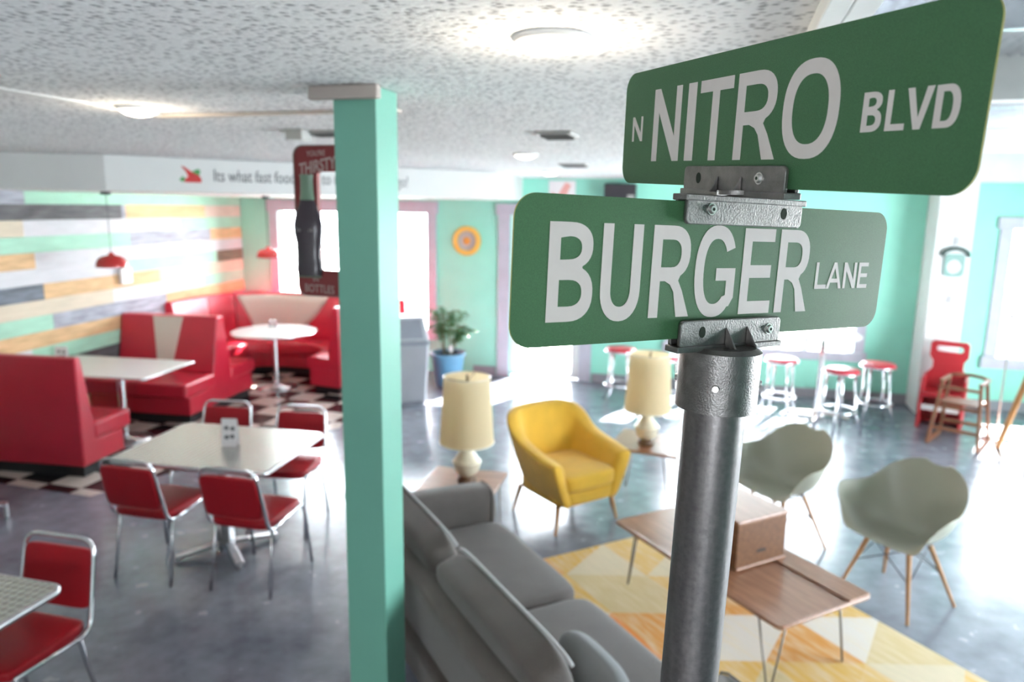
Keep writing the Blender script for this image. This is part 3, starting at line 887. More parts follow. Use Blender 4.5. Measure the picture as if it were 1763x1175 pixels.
Bw = [('B', .265, .628, .165, .825, .135, .155), ('U', .692, 1.035, .165, .825, .130, .155), ('R', 1.128, 1.495, .165, .825, .130, .150),
      ('G', 1.542, 1.952, .165, .825, .130, .150), ('E', 2.022, 2.362, .165, .825, .130, .150), ('R', 2.420, 2.785, .165, .825, .130, .150),
      ('L', 2.878, 3.020, .348, .568, .15, .16), ('A', 3.022, 3.215, .348, .568, .15, .15), ('N', 3.235, 3.400, .348, .568, .16, .15), ('E', 3.428, 3.560, .348, .568, .15, .15)]
Nw = [('N', .165, .351, .383, .603, .15, .15), ('N', .543, .981, .200, .816, .150, .15), ('I', 1.077, 1.197, .200, .816, .15, .15),
      ('T', 1.252, 1.680, .200, .816, .150, .150), ('R', 1.738, 2.190, .200, .816, .150, .150), ('O', 2.252, 2.764, .212, .814, .155, .155),
      ('B', 2.954, 3.098, .348, .574, .18, .16), ('L', 3.131, 3.263, .348, .572, .17, .16), ('V', 3.262, 3.432, .348, .570, .19, .15), ('D', 3.447, 3.596, .348, .568, .19, .16)]
sgn_plate('burger', Bw, 1)
sgn_plate('nitro', Nw, 1)


def channel(mb, nm, s0, s1, y0, y1, web, th=0.005, gap=0.004):
    """two cheeks of a cast bracket gripping a plate edge, web at y0 or y1"""
    BL, u_, v_, n_ = signs[nm]
    for sg in (1, -1):
        off = n_ * (gap if sg > 0 else -gap - 0.0022 - th)
        pts = rrect(s0, s1, y0, y1, 0.006, 4)
        mb.vprism(pts, BL + off, u_, v_, n_, th)
    wy = y0 if web == 'b' else y1
    c0 = BL + v_ * wy
    mb.obox(c0 + u_ * (s0 - 0.004), c0 + u_ * (s1 + 0.004), 2 * (gap + th) + 0.004, 0.007, v_)
def rib(mb, nm, s, y_tip, y_base, depth):
    BL, u_, v_, n_ = signs[nm]
    p = BL + u_ * s
    a = p + v_ * y_tip + n_ * 0.009; b_ = p + v_ * y_base + n_ * 0.009; c = p + v_ * y_base + n_ * (0.009 + depth)
    vs = [q + u_ * k for k in (-0.0012, 0.0012) for q in (a, b_, c)]
    mb.add(vs, [(0, 1, 2), (3, 5, 4), (0, 3, 4, 1), (1, 4, 5, 2), (2, 5, 3, 0)])
H = HS
capm = MB()
channel(capm, 'burger', 1.40 * H, 2.45 * H, -0.075 * H, 0.14 * H, 'b')
capm.cyl(wl(ax(2.120)), wl(ax(2.190)), 0.0472, n=56)
capm.cyl(wl(ax(2.190)), wl(ax(2.1945)), 0.0472, 0.040, n=56)
for s in (1.86, 2.08): rib(capm, 'burger', s * H, 0.08 * H, -0.11 * H, 0.022)
cap = capm.build('post_cap', M_CAST, ssign, bevel=0.0012)
mid = MB()
channel(mid, 'burger', 1.36 * H, 2.56 * H, 0.84 * H, 1.03 * H, 't')
channel(mid, 'nitro', 1.19 * H, 2.41 * H, -0.045 * H, 0.155 * H, 'b')
zc = (signs['burger'][0] + signs['burger'][2] * 1.09 * H + signs['burger'][1] * LS / 2)
mid.cyl(zc - Vector((0, 0, 0.004)), zc + Vector((0, 0, 0.001)), 0.020, n=40)
for s in (1.66, 1.95): rib(mid, 'nitro', s * H, 0.085 * H, -0.04 * H, 0.012)
midb = mid.build('cross_bracket', M_CAST, ssign, bevel=0.0012)


def bolt(nm, s, y, parent, hole=False):
    BL, u_, v_, n_ = signs[nm]
    c = BL + u_ * s * H + v_ * y * H + n_ * 0.0088
    if hole:
        m = MB()
        ring = lambda r0, r1, z0, z1: m.lathe([(r0, z0), (r1, z0), (r1, z1), (r0, z1)], n=24, capb=False, capt=False)
        m2 = MB(); pts = [(0.0046 * cos(t * pi / 12), 0.0064 * sin(t * pi / 12)) for t in range(24)]
        m2.vprism(pts, c - n_ * 0.0002, u_, v_, n_, 0.0008)
        return m2.build('bolt_hole', M_HOLE, parent)
    m = MB()
    m.cyl(c, c + n_ * 0.0012, 0.0066, n=24)
    m.cyl(c + n_ * 0.0012, c + n_ * 0.0042, 0.0052, 0.0040, n=24)
    hx = m.build('bolt', M_BOLT, parent)
    m = MB(); m.cyl(c + n_ * 0.0040, c + n_ * 0.0044, 0.0020, n=6)
    m.build('socket', M_HOLE, hx)
    return hx
bolt('burger', 1.615, 0.05, cap, True); bolt('burger', 2.318, 0.048, cap)
bolt('burger', 1.594, 0.952, midb); bolt('burger', 2.354, 0.945, midb, True)
bolt('nitro', 1.40, 0.063, midb, True); bolt('nitro', 2.149, 0.069, midb)
fwd = (Vector((0, 0, EYE)) - ax(2.15)); fwd.z = 0; fwd.normalize(); fwd = Matrix.Rotation(radians(-2), 3, 'Z') @ fwd
for ang in (0, 88, -88):
    dd = Matrix.Rotation(radians(ang), 3, 'Z') @ fwd
    c = wl(ax(2.152)) + dd * 0.0468
    q = MB().cyl(c, c + dd * 0.003, 0.0045, 0.0036, n=20).build('set_screw', M_BOLT, cap)


# ------------------------------------------------------------------ booths
def booth_profile(double, base=0.0):
    pass

def bench(name, label, b0, back_b0, seat_b1, double=None, length=1.2, cat='booth', faces='far'):
    """diner bench in the booth frame; origin at the aisle-side back corner"""
    root = thing(name, label, cat, bp_(0, b0), TH)
    return root

HB = 1.06
def bench_body(root, L, prof, mt=M_RED, name='seat_shell'):
    k = len(prof)
    vs = [(0, b_, z) for b_, z in prof] + [(-L, b_, z) for b_, z in prof]
    mb = MB().add(vs, [tuple(range(k)), tuple(reversed(range(k, 2 * k)))] + [(i, (i + 1) % k, k + (i + 1) % k, k + i) for i in range(k)])
    return mb.build(name, mt, root, bevel=0.018, bseg=3)
# nearest bench, its back to the camera
b1 = thing('booth_bench', 'red vinyl booth bench showing its plain back, at the left edge of the photo', 'booth', bp_(0, 0), TH, 'red diner booths along the plank wall')
bench_body(b1, 1.2, [(0.0, 0.10), (0.0, HB), (0.075, HB), (0.17, 0.48), (0.17, 0.32), (0.52, 0.30), (0.52, 0.10)], name='backrest')
MB().box(-1.2, 0.012, 0.15, 0.62, 0.30, 0.465).build('seat', M_RED, b1, bevel=0.035, bseg=4)
MB().box(-1.19, -0.03, 0.03, 0.48, 0.0, 0.101).build('toe_kick', M_BLACK, b1)
# double bench
b2 = thing('booth_bench', 'red vinyl back-to-back booth with a cream V panel, behind the white rectangular table', 'booth', bp_(-0.02, 1.50), TH, 'red diner booths along the plank wall')
bench_body(b2, 1.19, [(0.08, 0.10), (0.08, 0.30), (0.55, 0.32), (0.555, 0.48), (0.68, 1.09), (0.80, 1.09), (0.92, 0.48), (0.92, 0.32), (1.38, 0.30), (1.38, 0.10)], name='backrest')
MB().box(-1.19, 0.012, 0.0, 0.575, 0.30, 0.465).build('seat', M_RED, b2, bevel=0.035, bseg=4)
MB().box(-1.19, 0.012, 0.90, 1.45, 0.30, 0.465).build('seat', M_RED, b2, bevel=0.035, bseg=4)
MB().box(-1.18, -0.03, 0.12, 1.34, 0.0, 0.101).build('toe_kick', M_BLACK, b2)
vb = MB()
# V inlay lies on the sloping face from (0.555,.48) to (0.68,1.09)
sv = Vector((0, 0.68 - 0.555, 1.09 - 0.48)); Ls = sv.length; sv.normalize()
nv = Vector((0, -sv.z, sv.y))
vb.vprism([(-0.44, 0.0), (-0.28 - 0.0, 0.0), (-0.17, Ls - 0.015), (-0.54, Ls - 0.015)], Vector((-0.24, 0.555, 0.48)) + nv * -0.002, (1, 0, 0), sv, nv, 0.012)
vb.build('backrest_inlay', M_CREAM, b2, bevel=0.004)
tb = MB()
tb.obox((-0.02, 0.742, 1.06), (-0.02, 0.742, 1.0), 0.01, 0.01)

# rectangular booth table
t1 = thing('booth_table', 'white rectangular diner table between the two red booths', 'table', bp_(-0.5, 1.02), TH)
MB().box(-0.70, 0.66, -0.40, 0.40, 0.72, 0.752).build('tabletop', [M_WTABLE], t1, bevel=0.012, bseg=3)
MB().tube([(x, y, 0.736) for x, y in rrect(-0.705, 0.665, -0.405, 0.405, 0.03)], 0.011, closed=True).build('edge_band', M_CHROME, t1)
MB().cyl((0.12, 0, 0.02), (0.12, 0, 0.72), 0.038, n=24).build('pedestal', M_CHROME, t1)
MB().lathe([(0.24, 0.0), (0.24, 0.01), (0.10, 0.03), (0.05, 0.05)], 0.12, 0).build('base', M_BRUSH, t1)

# horseshoe corner booth
hb = thing('corner_booth', 'curved red horseshoe booth with a cream V panel around the round table', 'booth', (-5.60, 7.95, 0), 0)
def hpath(r, a, sq=2.7):
    t = radians(a); c, s_ = cos(t), sin(t)
    return Vector((r * math.copysign(abs(c) ** (2 / sq), c), r * math.copysign(abs(s_) ** (2 / sq), s_), 0))
A0, A1 = -4, 199
def hrows(prof, a0, a1, n):
    rows = []
    for i in range(n + 1):
        a = a0 + (a1 - a0) * i / n
        rows.append([tuple(hpath(r, a) + Vector((0, 0, z))) for r, z in prof])
    return rows
def hsolid(name, prof, a0, a1, n, m_, bev=0.012, sub=0):
    mb = MB(); rows = hrows(prof, a0, a1, n)
    mb.grid(rows, smooth=True, closed_v=True)
    k = len(prof); mb.add(rows[0], [tuple(range(k))]); mb.add(rows[-1], [tuple(reversed(range(k)))])
    return mb.build(name, m_, hb, bevel=bev, bseg=2)
hsolid('base', [(0.70, 0.10), (0.70, 0.31), (1.12, 0.31), (1.12, 0.10)], A0, A1, 40, M_RED)
hsolid('toe_kick', [(0.74, 0.0), (0.74, 0.105), (1.10, 0.105), (1.10, 0.0)], A0 + 2, A1 - 2, 40, M_BLACK)
for q0, q1 in ((A0, 42), (42, 66), (66, 148), (148, 172), (172, A1)):
    n = max(3, int((q1 - q0) / 4))
    sp = [(0.64, 0.31), (0.635, 0.36), (0.65, 0.44), (0.68, 0.462), (1.00, 0.462), (1.00, 0.31)]
    bk = [(0.98, 0.44), (1.02, 0.80), (1.06, 1.08), (1.085, 1.115), (1.125, 1.115), (1.145, 1.08), (1.14, 0.10), (1.06, 0.10)]
    hsolid('seat', sp, q0 + 0.2, q1 - 0.2, n, M_RED, 0.004)
    hsolid('backrest', bk, q0 + 0.3, q1 - 0.3, n, M_RED, 0.006)
mb = MB(); rows = []
for i in range(17):
    f = i / 16
    row = []
    for j in range(7):
        g_ = j / 6; z = 0.50 + 0.575 * g_
        hw = 17 + 17 * g_
        a = 112 + (f * 2 - 1) * hw
        rr = (0.98 + (1.06 - 0.98) * (z - 0.44) / 0.64) - 0.006
        row.append(tuple(hpath(rr, a) + Vector((0, 0, z))))
    rows.append(row)
mb.grid(rows); mb.build('backrest_inlay', M_CREAM, hb, solid=0.008)

rt = thing('round_table', 'white round pedestal table inside the horseshoe booth', 'table', (-5.45, 7.93, 0))
MB().lathe([(0.50, 0.722), (0.53, 0.726), (0.53, 0.746), (0.515, 0.752)], n=56).build('tabletop', M_WTABLE, rt)
MB().tube([(0.532 * cos(t * pi / 28), 0.532 * sin(t * pi / 28), 0.736) for t in range(56)], 0.009, closed=True).build('edge_band', M_CHROME, rt)
MB().cyl((0, 0, 0.03), (0, 0, 0.722), 0.038, n=24).build('pedestal', M_CHROME, rt)
MB().lathe([(0.27, 0.0), (0.27, 0.012), (0.12, 0.03), (0.05, 0.055)]).build('base', M_BRUSH, rt)

wb = thing('wall_bench', 'red vinyl bench end showing just right of the mint post', 'bench', (-4.0, 9.42, 0), 0)
MB().box(-0.75, -0.27, -0.30, 0.0, 0.30, 0.46).build('seat', M_RED, wb, bevel=0.03, bseg=3)
MB().box(-0.75, -0.27, -0.08, 0.02, 0.10, 1.045).build('backrest', M_RED, wb, bevel=0.02, bseg=3)
MB().box(-0.74, -0.28, -0.26, 0.0, 0.0, 0.30).build('base', M_BLACK, wb)


# ------------------------------------------------------------------ tent cards and small things
def tent(name, label, loc, rz, h=0.14, w_=0.07, group='menu cards on tables'):
    o = thing(name, label, 'menu card', loc, rz, group)
    mb = MB()
    mb.add([(-w_ / 2, -0.03, 0), (w_ / 2, -0.03, 0), (w_ / 2, 0, h), (-w_ / 2, 0, h), (-w_ / 2, 0.03, 0), (w_ / 2, 0.03, 0)], [(0, 1, 2, 3), (3, 2, 5, 4)])
    mb.build('card', M_PAPER, o, solid=0.0015)
    mb = MB(); sl = Vector((0, 0.03, h)).normalized(); nn = Vector((0, -sl.z, sl.y))
    for cx, cy in ((-0.012, 0.095), (0.016, 0.092), (-0.010, 0.048), (0.015, 0.052)):
        pts = [(cx + (0.010 + 0.003 * (i % 2)) * cos(i * pi / 5), cy + (0.013 - 0.003 * (i % 2)) * sin(i * pi / 5)) for i in range(10)]
        pts = [(x * w_ / 0.07, y * h / 0.14) for x, y in pts]
        mb.vprism(pts, Vector((0, -0.03, 0)) + nn * 0.0008, (1, 0, 0), sl, nn, 0.0006)
    mb.build('print', M_INK, o)
    return o
tent('menu_card', 'small white printed tent card standing on the engraved steel table', (-3.08, 3.93, 0.7525), radians(14), 0.185, 0.105)
tent('menu_card', 'white tent card on the rectangular booth table by the plank wall', tuple(bp_(-1.10, 1.12, 0.753)), radians(20), 0.15, 0.12)
sh = thing('condiment_caddy', 'tiny clear condiment shakers in the middle of the round white table', 'caddy', (-5.62, 8.15, 0.7525), 0.3)
MB().box(-0.06, 0.06, -0.04, 0.04, 0, 0.012).build('tray', M_CHROME, sh, bevel=0.003)
for xx in (-0.03, 0.03):
    q = MB().lathe([(0.020, 0.012), (0.021, 0.06), (0.016, 0.075)], xx, 0, n=16).build('shaker', mat('shaker_glass', (0.8, 0.82, 0.85), rough=0.1, trans=0.6), sh)
    MB().lathe([(0.0165, 0.074), (0.016, 0.092), (0.008, 0.098)], xx, 0, n=16).build('shaker_lid', M_CHROME, q)
wbx = tag(MB().box(-0.09, 0.09, -0.05, 0.0, -0.09, 0.09).build('wall_box', mat('white_plastic', (0.8, 0.8, 0.8), rough=0.4, var=0.02), None, bevel=0.01),
          'small white box fixed to the plank wall below the nearer red pendant', 'wall box')
wbx.location = tuple(bp_(AW + 0.002, 2.29, 1.51)); wbx.rotation_euler = (0, 0, TH + pi / 2)


# ------------------------------------------------------------------ pendants
def pendant(loc, top, label):
    o = thing('pendant_lamp', label, 'pendant lamp', loc, 0, 'red dome pendants over the booth tables')
    h = top - loc[2]
    MB().cyl((0, 0, 0.125), (0, 0, h), 0.0035, n=8).build('cord', M_BLACK, o)
    MB().lathe([(0.05, h - 0.03), (0.05, h)], n=20).build('canopy', M_BLACK, o)
    r = 0.14
    MB().lathe([(r, 0.0), (r, 0.012), (r * 0.97, 0.045), (r * 0.80, 0.085), (r * 0.55, 0.105), (0.03, 0.112), (0.022, 0.13), (0.01, 0.14)], n=36, capb=False).build('lamp_shade', M_PEND, o, solid=0.003)
    MB().lathe([(0.005, 0.02), (0.028, 0.035), (0.032, 0.06), (0.02, 0.10)], n=20).build('bulb', M_BULB if False else mat('frosted_bulb', (0.9, 0.88, 0.8), rough=0.3, var=0.01), o)
    return o
pendant((-5.61, 5.60, 1.735), 2.447, 'red dome pendant lamp on a black cord over the rectangular booth table')
pendant((-5.45, 7.88, 1.69), 2.447, 'smaller-looking red dome pendant lamp above the round white table')


# ------------------------------------------------------------------ ceiling fixtures
def dome(loc, r, label, power, glow=M_BULB):
    o = thing('ceiling_light', label, 'ceiling light', loc, 0, 'round flush ceiling lights')
    MB().lathe([(r, 0.0), (r * 1.02, -0.006), (r * 0.97, -0.012), (r * 0.86, -0.014)], n=48, capb=False, capt=False).build('rim', M_WHITEP, o, solid=0.004)
    MB().lathe([(r * 0.86, -0.012), (r * 0.80, -0.020), (r * 0.55, -0.032), (r * 0.2, -0.038), (0.001, -0.039)], n=48, capb=False).build('diffuser', glow, o)
    if power:
        l = bpy.data.lights.new('ceiling_light_glow', 'SPOT' if power > 5 else 'POINT'); l.energy = power
        if power > 5: l.spot_size = radians(150); l.spot_blend = 0.6  # spot form serves only the added lights behind the camera
        l.energy = power * (2.2 if power > 5 else 1); l.color = (1, 0.85, 0.66); l.shadow_soft_size = 0.05
        lo = bpy.data.objects.new('ceiling_light_glow', l); COL.objects.link(lo); lo.parent = o; lo.location = (0, 0, -0.10)
    return o
dome((-0.408, 1.725, CEIL), 0.088, 'lit round ceiling light between the mint post and the street sign', 2.6)
dome((-2.372, 2.575, CEIL), 0.085, 'lit round ceiling light beside the ceiling batten, left of the mint post', 1.8)
dome((-1.424, 5.27, CEIL), 0.09, 'white round ceiling light far back above the left part of the sign', 0)
dome((-1.85, 7.9, CEIL), 0.09, 'white round ceiling light nearest the door in the far wall', 0)


def vent(loc, w_, d_, label, name='ceiling_vent', m_=M_VENT):
    o = thing(name, label, 'air vent', loc, 0, 'ceiling air vents')
    MB().box(-w_ / 2, w_ / 2, -d_ / 2, d_ / 2, -0.014, 0).build('frame', m_, o, bevel=0.004)
    mb = MB()
    for i in range(5):
        y = -d_ / 2 + d_ * (i + 0.8) / 5.6
        mb.obox((-w_ / 2 + 0.02, y, -0.020), (w_ / 2 - 0.02, y, -0.020), 0.022, 0.003, (0, 0.6, 1))
    mb.build('louvers', mat('vent_dark', (0.16, 0.16, 0.16), rough=0.5, var=0.1), o)
    return o
vent((-0.87, 3.86, CEIL), 0.19, 0.24, 'dark square ceiling vent left of the green signs')
vent((-1.31, 6.55, CEIL), 0.25, 0.25, 'small dark ceiling vent farthest back, close to the far wall')
vent((-2.07, 3.58, CEIL), 0.20, 0.12, 'long ceiling vent partly behind the mint post')
dome((-1.1, -1.3, CEIL), 0.09, 'unseen round ceiling light added behind the camera, to the left, to warm the sign plates', 13)  # unseen lamps added here and below to light the sign plates warmly
dome((-0.35, -0.9, CEIL), 0.09, 'unseen round ceiling light added behind the camera, to the right, to warm the sign plates', 13)
o = thing('smoke_detector', 'grey box unit hanging from the ceiling above the red bottle sign', 'ceiling unit', (-2.20, 3.50, CEIL), 0)
MB().box(-0.05, 0.05, -0.05, 0.05, -0.055, 0).build('housing', M_VENT, o, bevel=0.006)
MB().box(-0.10, -0.05, -0.03, 0.03, -0.012, 0).build('bracket', M_VENT, o)


# ------------------------------------------------------------------ red bottle sign on the post
cs = thing('bottle_sign', 'dark red framed soda bottle sign sticking out behind the mint post', 'sign', (-1.575, 2.485, 2.00))
W_, H_ = 0.355, 0.515
outer = rrect(0, W_, 0, H_, 0.035, 6)
hole = rrect(0.088, W_ - 0.07, 0.092, H_ - 0.088, 0.012, 3)
fs_ = flat_shape([outer, hole], 0.02)
mb = MB(); place(mb, fs_, (0, 0, 0), (1, 0, 0), (0, 0, 1), (0, -1, 0)); mb.build('frame', mat('sign_maroon', (0.20, 0.022, 0.022), rough=0.5, var=0.1), cs)
fs_ = flat_shape([rrect(0.004, W_ - 0.004, 0.004, H_ - 0.004, 0.033, 6), rrect(0.001, W_ - 0.001, 0.001, H_ - 0.001, 0.034, 6)][::-1], 0.004)
mb = MB(); place(mb, fs_, (0, -0.02, 0), (1, 0, 0), (0, 0, 1), (0, -1, 0)); mb.build('rim_line', mat('sign_rim', (0.18, 0.15, 0.13), rough=0.5, var=0.1), cs)
bx_ = 0.050
prof_b = [(z_, r_ * 1.17) for z_, r_ in [(0.0, 0.040), (0.02, 0.043), (0.04, 0.041), (0.07, 0.037), (0.11, 0.041), (0.15, 0.0475), (0.18, 0.0475), (0.205, 0.042), (0.235, 0.032), (0.26, 0.024), (0.285, 0.0215), (0.33, 0.0205), (0.345, 0.023)]]
def bottle_part(i0, i1, m_, nm, off=0.0):
    mb = MB(); rows = []
    for z, r in prof_b[i0:i1 + 1]:
        row = [(bx_ + r * cos(t), -0.022 - off - 0.022 * (r / 0.047) * sin(t), 0.072 + z) for t in [pi * j / 12 for j in range(13)]]
        rows.append(row)
    mb.grid(rows); return mb.build(nm, m_, cs)
bottle_part(0, 9, mat('cola_dark', (0.050, 0.036, 0.046), rough=0.25, var=0.1), 'bottle')
bottle_part(9, 12, mat('bottle_green', (0.17, 0.26, 0.18), rough=0.3, var=0.1), 'bottle_neck')
MB().box(0.008, 0.095, -0.03, -0.021, 0.066, 0.078).build('bottle_foot', mat('foot_green', (0.14, 0.18, 0.12), rough=0.5, var=0.1), cs)
mb = MB()
mb.obox((bx_ - 0.008, -0.0455, 0.10), (bx_ - 0.008, -0.0455, 0.20), 0.004, 0.002); mb.build('painted_highlight', mat('bottle_gleam', (0.45, 0.42, 0.44), rough=0.3, var=0.1), cs)  # pale strip coloured in as the bottle's highlight
mb = MB()
cream_l = mat('sign_cream_paint', (0.42, 0.33, 0.30), rough=0.6, var=0.1)
place(mb, text_shape("YOU'RE", 0.026, 0.001, xs=0.8), (0.052, -0.0205, H_ - 0.038), (1, 0, 0.04), (0, 0, 1), (0, -1, 0))
place(mb, text_shape('THIRSTY', 0.058, 0.001, xs=0.62, bold=0.001), (0.022, -0.0205, H_ - 0.102), (1, 0, 0.18), (0, 0, 1), (0, -1, 0))
mb.build('top_lettering', cream_l, cs); mb = MB()
place(mb, text_shape('IN', 0.028, 0.001, xs=0.8), (0.060, -0.0205, 0.052), (1, 0, 0), (0, 0, 1), (0, -1, 0))
place(mb, text_shape('BOTTLES', 0.040, 0.001, xs=0.72), (0.026, -0.0205, 0.016), (1, 0, -0.04), (0, 0, 1), (0, -1, 0))
mb.build('bottom_lettering', cream_l, cs)
mb = MB()
place(mb, text_shape('Coca-Cola', 0.020, 0.0006, xs=0.85, shear=0.3), (0.008, -0.0465, 0.225), (1, 0, 0.0), (0, 0, 1), (0, -1, 0))
mb.build('bottle_script', mat('bottle_script_paint', (0.28, 0.25, 0.25), rough=0.6, var=0.1), cs)
MB().box(0.28, 0.34, -0.02, 0.0, 0.18, 0.34).build('mounting_plate', M_BLACK, cs).location.y = 0.0
bpy.data.objects['mounting_plate'].location = (0, -0.018, 0)


cs.scale = (1.107, 1.107, 1.107)


# ------------------------------------------------------------------ red and chrome chairs
def make_chair(label, loc, rz):
    """local: sitter faces -y, backrest at +y"""
    o = thing('diner_chair', label, 'chair', loc, rz, 'red vinyl and chrome stacking chairs')
    r = 0.0105
    path = [(-0.205, -0.19, 0.445), (-0.205, 0.17, 0.418), (-0.200, 0.215, 0.47), (-0.190, 0.275, 0.78), (-0.188, 0.285, 0.825), (0.188, 0.285, 0.825), (0.190, 0.275, 0.78), (0.200, 0.215, 0.47), (0.205, 0.17, 0.418), (0.205, -0.19, 0.445)]
    p = [path[0]] + arcpts(path[0], (-0.205, 0.20, 0.415), (-0.190, 0.275, 0.78), 0.07, 6) + arcpts((-0.2, 0.215, 0.47), (-0.188, 0.287, 0.825), (0.188, 0.287, 0.825), 0.075, 7) \
        + arcpts((-0.188, 0.287, 0.825), (0.188, 0.287, 0.825), (0.2, 0.215, 0.47), 0.075, 7) + arcpts((0.190, 0.275, 0.78), (0.205, 0.20, 0.415), (0.205, -0.19, 0.445), 0.07, 6) + [path[-1]]
    MB().tube(p, r, 10).build('back_frame', M_CHROME, o)
    for s in (-1, 1):
        MB().tube(rounded([(s * 0.205, -0.05, 0.432), (s * 0.205, -0.205, 0.442), (s * 0.215, -0.265, 0.0)], 0.06), r, 10).build('leg', M_CHROME, o)
        MB().tube([(s * 0.190, 0.10, 0.425), (s * 0.192, 0.15, 0.40), (s * 0.205, 0.225, 0.0)], r, 10).build('leg', M_CHROME, o)
    MB().tube([(-0.195, 0.13, 0.418), (0.195, 0.13, 0.418)], 0.008, 8).build('crossbar', M_CHROME, o)
    mb = MB().soft(0, 0, 0.450, 0.40, 0.42, 0.055, p=7, n=10, puff=0.15); mb.build('seat', M_REDCH, o)
    pts = []
    rot = Matrix.Rotation(radians(-11), 3, 'X')
    mb = MB(); mb.soft(0, 0.258, 0.645, 0.375, 0.032, 0.275, p=9, n=10, rot=rot); mb.build('backrest', M_REDCH, o)
    mb = MB()
    c = Vector((0, 0.252, 0.655)) + rot @ Vector((0, 0.0165, 0))
    return o
ch = make_chair('red chair with its back to the camera, nearer the red booth, at the steel table', (-3.365, 3.60, 0), radians(182))
dup(ch, (-2.700, 3.66, 0), radians(183), 'red chair with its back to the camera, nearer the mint post, at the steel table')
dup(ch, (-3.59, 4.36, 0), radians(10), 'red chair on the far side of the steel table, left of its pair')
dup(ch, (-2.97, 4.42, 0), radians(10), 'red chair on the far side of the steel table, closest to the mint post')
dup(ch, (-2.845, 2.135, 0), radians(3), 'red chair at the cropped steel table in the bottom left corner')


def steel_table(label, loc, rz, lx, ly, flare=False):
    o = thing('steel_table', label, 'table', loc, rz, 'steel topped square tables')
    MB().prism(rrect(-lx / 2, lx / 2, -ly / 2, ly / 2, 0.06), 0.722, 0.750).build('tabletop', M_ENGR, o, bevel=0.004)
    MB().tube([(x, y, 0.736) for x, y in rrect(-lx / 2 - 0.002, lx / 2 + 0.002, -ly / 2 - 0.002, ly / 2 + 0.002, 0.062)], 0.0145, closed=True).build('edge_band', M_BRUSH, o)
    MB().box(-0.035, 0.035, -0.035, 0.035, 0.03, 0.72).build('pedestal', M_BRUSH, o, bevel=0.006)
    mb = MB()
    for a in (45, 135, 225, 315) if not flare else (0, 90, 180, 270):
        d = Vector((cos(radians(a)), sin(radians(a)), 0))
        mb.obox(d * 0.02 + Vector((0, 0, 0.14 if flare else 0.055)), d * (0.40 if flare else 0.33) + Vector((0, 0, 0.10 if flare else 0.028)), 0.055, 0.022)
        mb.cyl(d * (0.39 if flare else 0.32) + Vector((0, 0, 0)), d * (0.39 if flare else 0.32) + Vector((0, 0, 0.11 if flare else 0.03)), 0.016, n=12)
    mb.build('base', M_BRUSH, o, bevel=0.003)
    return o
steel_table('engraved steel table with a printed card, four red chairs around it', (-3.14, 3.92, 0), radians(5), 1.08, 0.82)
steel_table('engraved steel table cut off by the bottom left corner of the photo', (-3.12, 1.75, 0), radians(2), 1.10, 0.82)
steel_table('steel table of which only a foot shows at the left edge of the photo', (-5.36, 3.62, 0), radians(37), 0.0 + 0.5, 0.5, True)


# ------------------------------------------------------------------ lounge frame (sofa, rug, coffee table share it)
LA = radians(-46.2)
LD = Vector((cos(LA), sin(LA), 0)); LN = Vector((-sin(LA), cos(LA), 0))
def lp(t, n, z=0): return LD * t + LN * n + Vector((0, 0, z))

# rug
rg = MB().box(0, 2.75, 0, 1.81, 0.0, 0.010).build('area_rug', M_RUG, None, bevel=0.004)
rg.location = tuple(lp(-3.90, 1.89)); rg.rotation_euler = (0, 0, LA)
tag(rg, 'cream, yellow and orange triangle patterned area rug under the coffee table', 'rug')

# sofa: local x along length, y toward the seat front
sf = thing('sofa', 'grey upholstered two-seat sofa seen from behind its back', 'sofa', tuple(lp(-3.93, 0.98)), LA)
Ls_, Ds_ = 2.34, 0.90
MB().soft(Ls_ / 2, 0.46, 0.235, Ls_ - 0.04, 0.80, 0.17, p=14, n=10).build('base', M_GREY, sf)
def arm(x0):
    rows = []
    prof = [(0.0, 0.15), (-0.012, 0.40), (-0.018, 0.60), (-0.005, 0.652), (0.03, 0.668), (0.125, 0.668), (0.16, 0.652), (0.175, 0.60), (0.172, 0.40), (0.17, 0.15)]
    ys = [(0.06, 0.94, .0), (0.09, 1.0, .0), (0.40, 1.0, 0), (0.75, 0.985, 0), (0.86, 0.97, 0), (0.895, 0.93, 0)]
    mb = MB()
    for y, k, _ in ys:
        rows.append([(x0 + 0.08 + (px - 0.08) * k, y, 0.15 + (z - 0.15) * k) for px, z in prof])
    mb.grid(rows, closed_v=True); kk = len(prof)
    mb.add(rows[0], [tuple(range(kk))]); mb.add(rows[-1], [tuple(reversed(range(kk)))])
    mb.build('arm', M_GREY, sf, bevel=0.01, weld=True)
    pp = MB(); fr = [(x0 + 0.08 + (px - 0.08) * 0.975, 0.872, 0.15 + (z - 0.15) * 0.975) for px, z in prof]
    pp.tube(fr, 0.005, 8); pp.build('piping', M_GREY, sf)
arm(0.02); arm(Ls_ - 0.19)
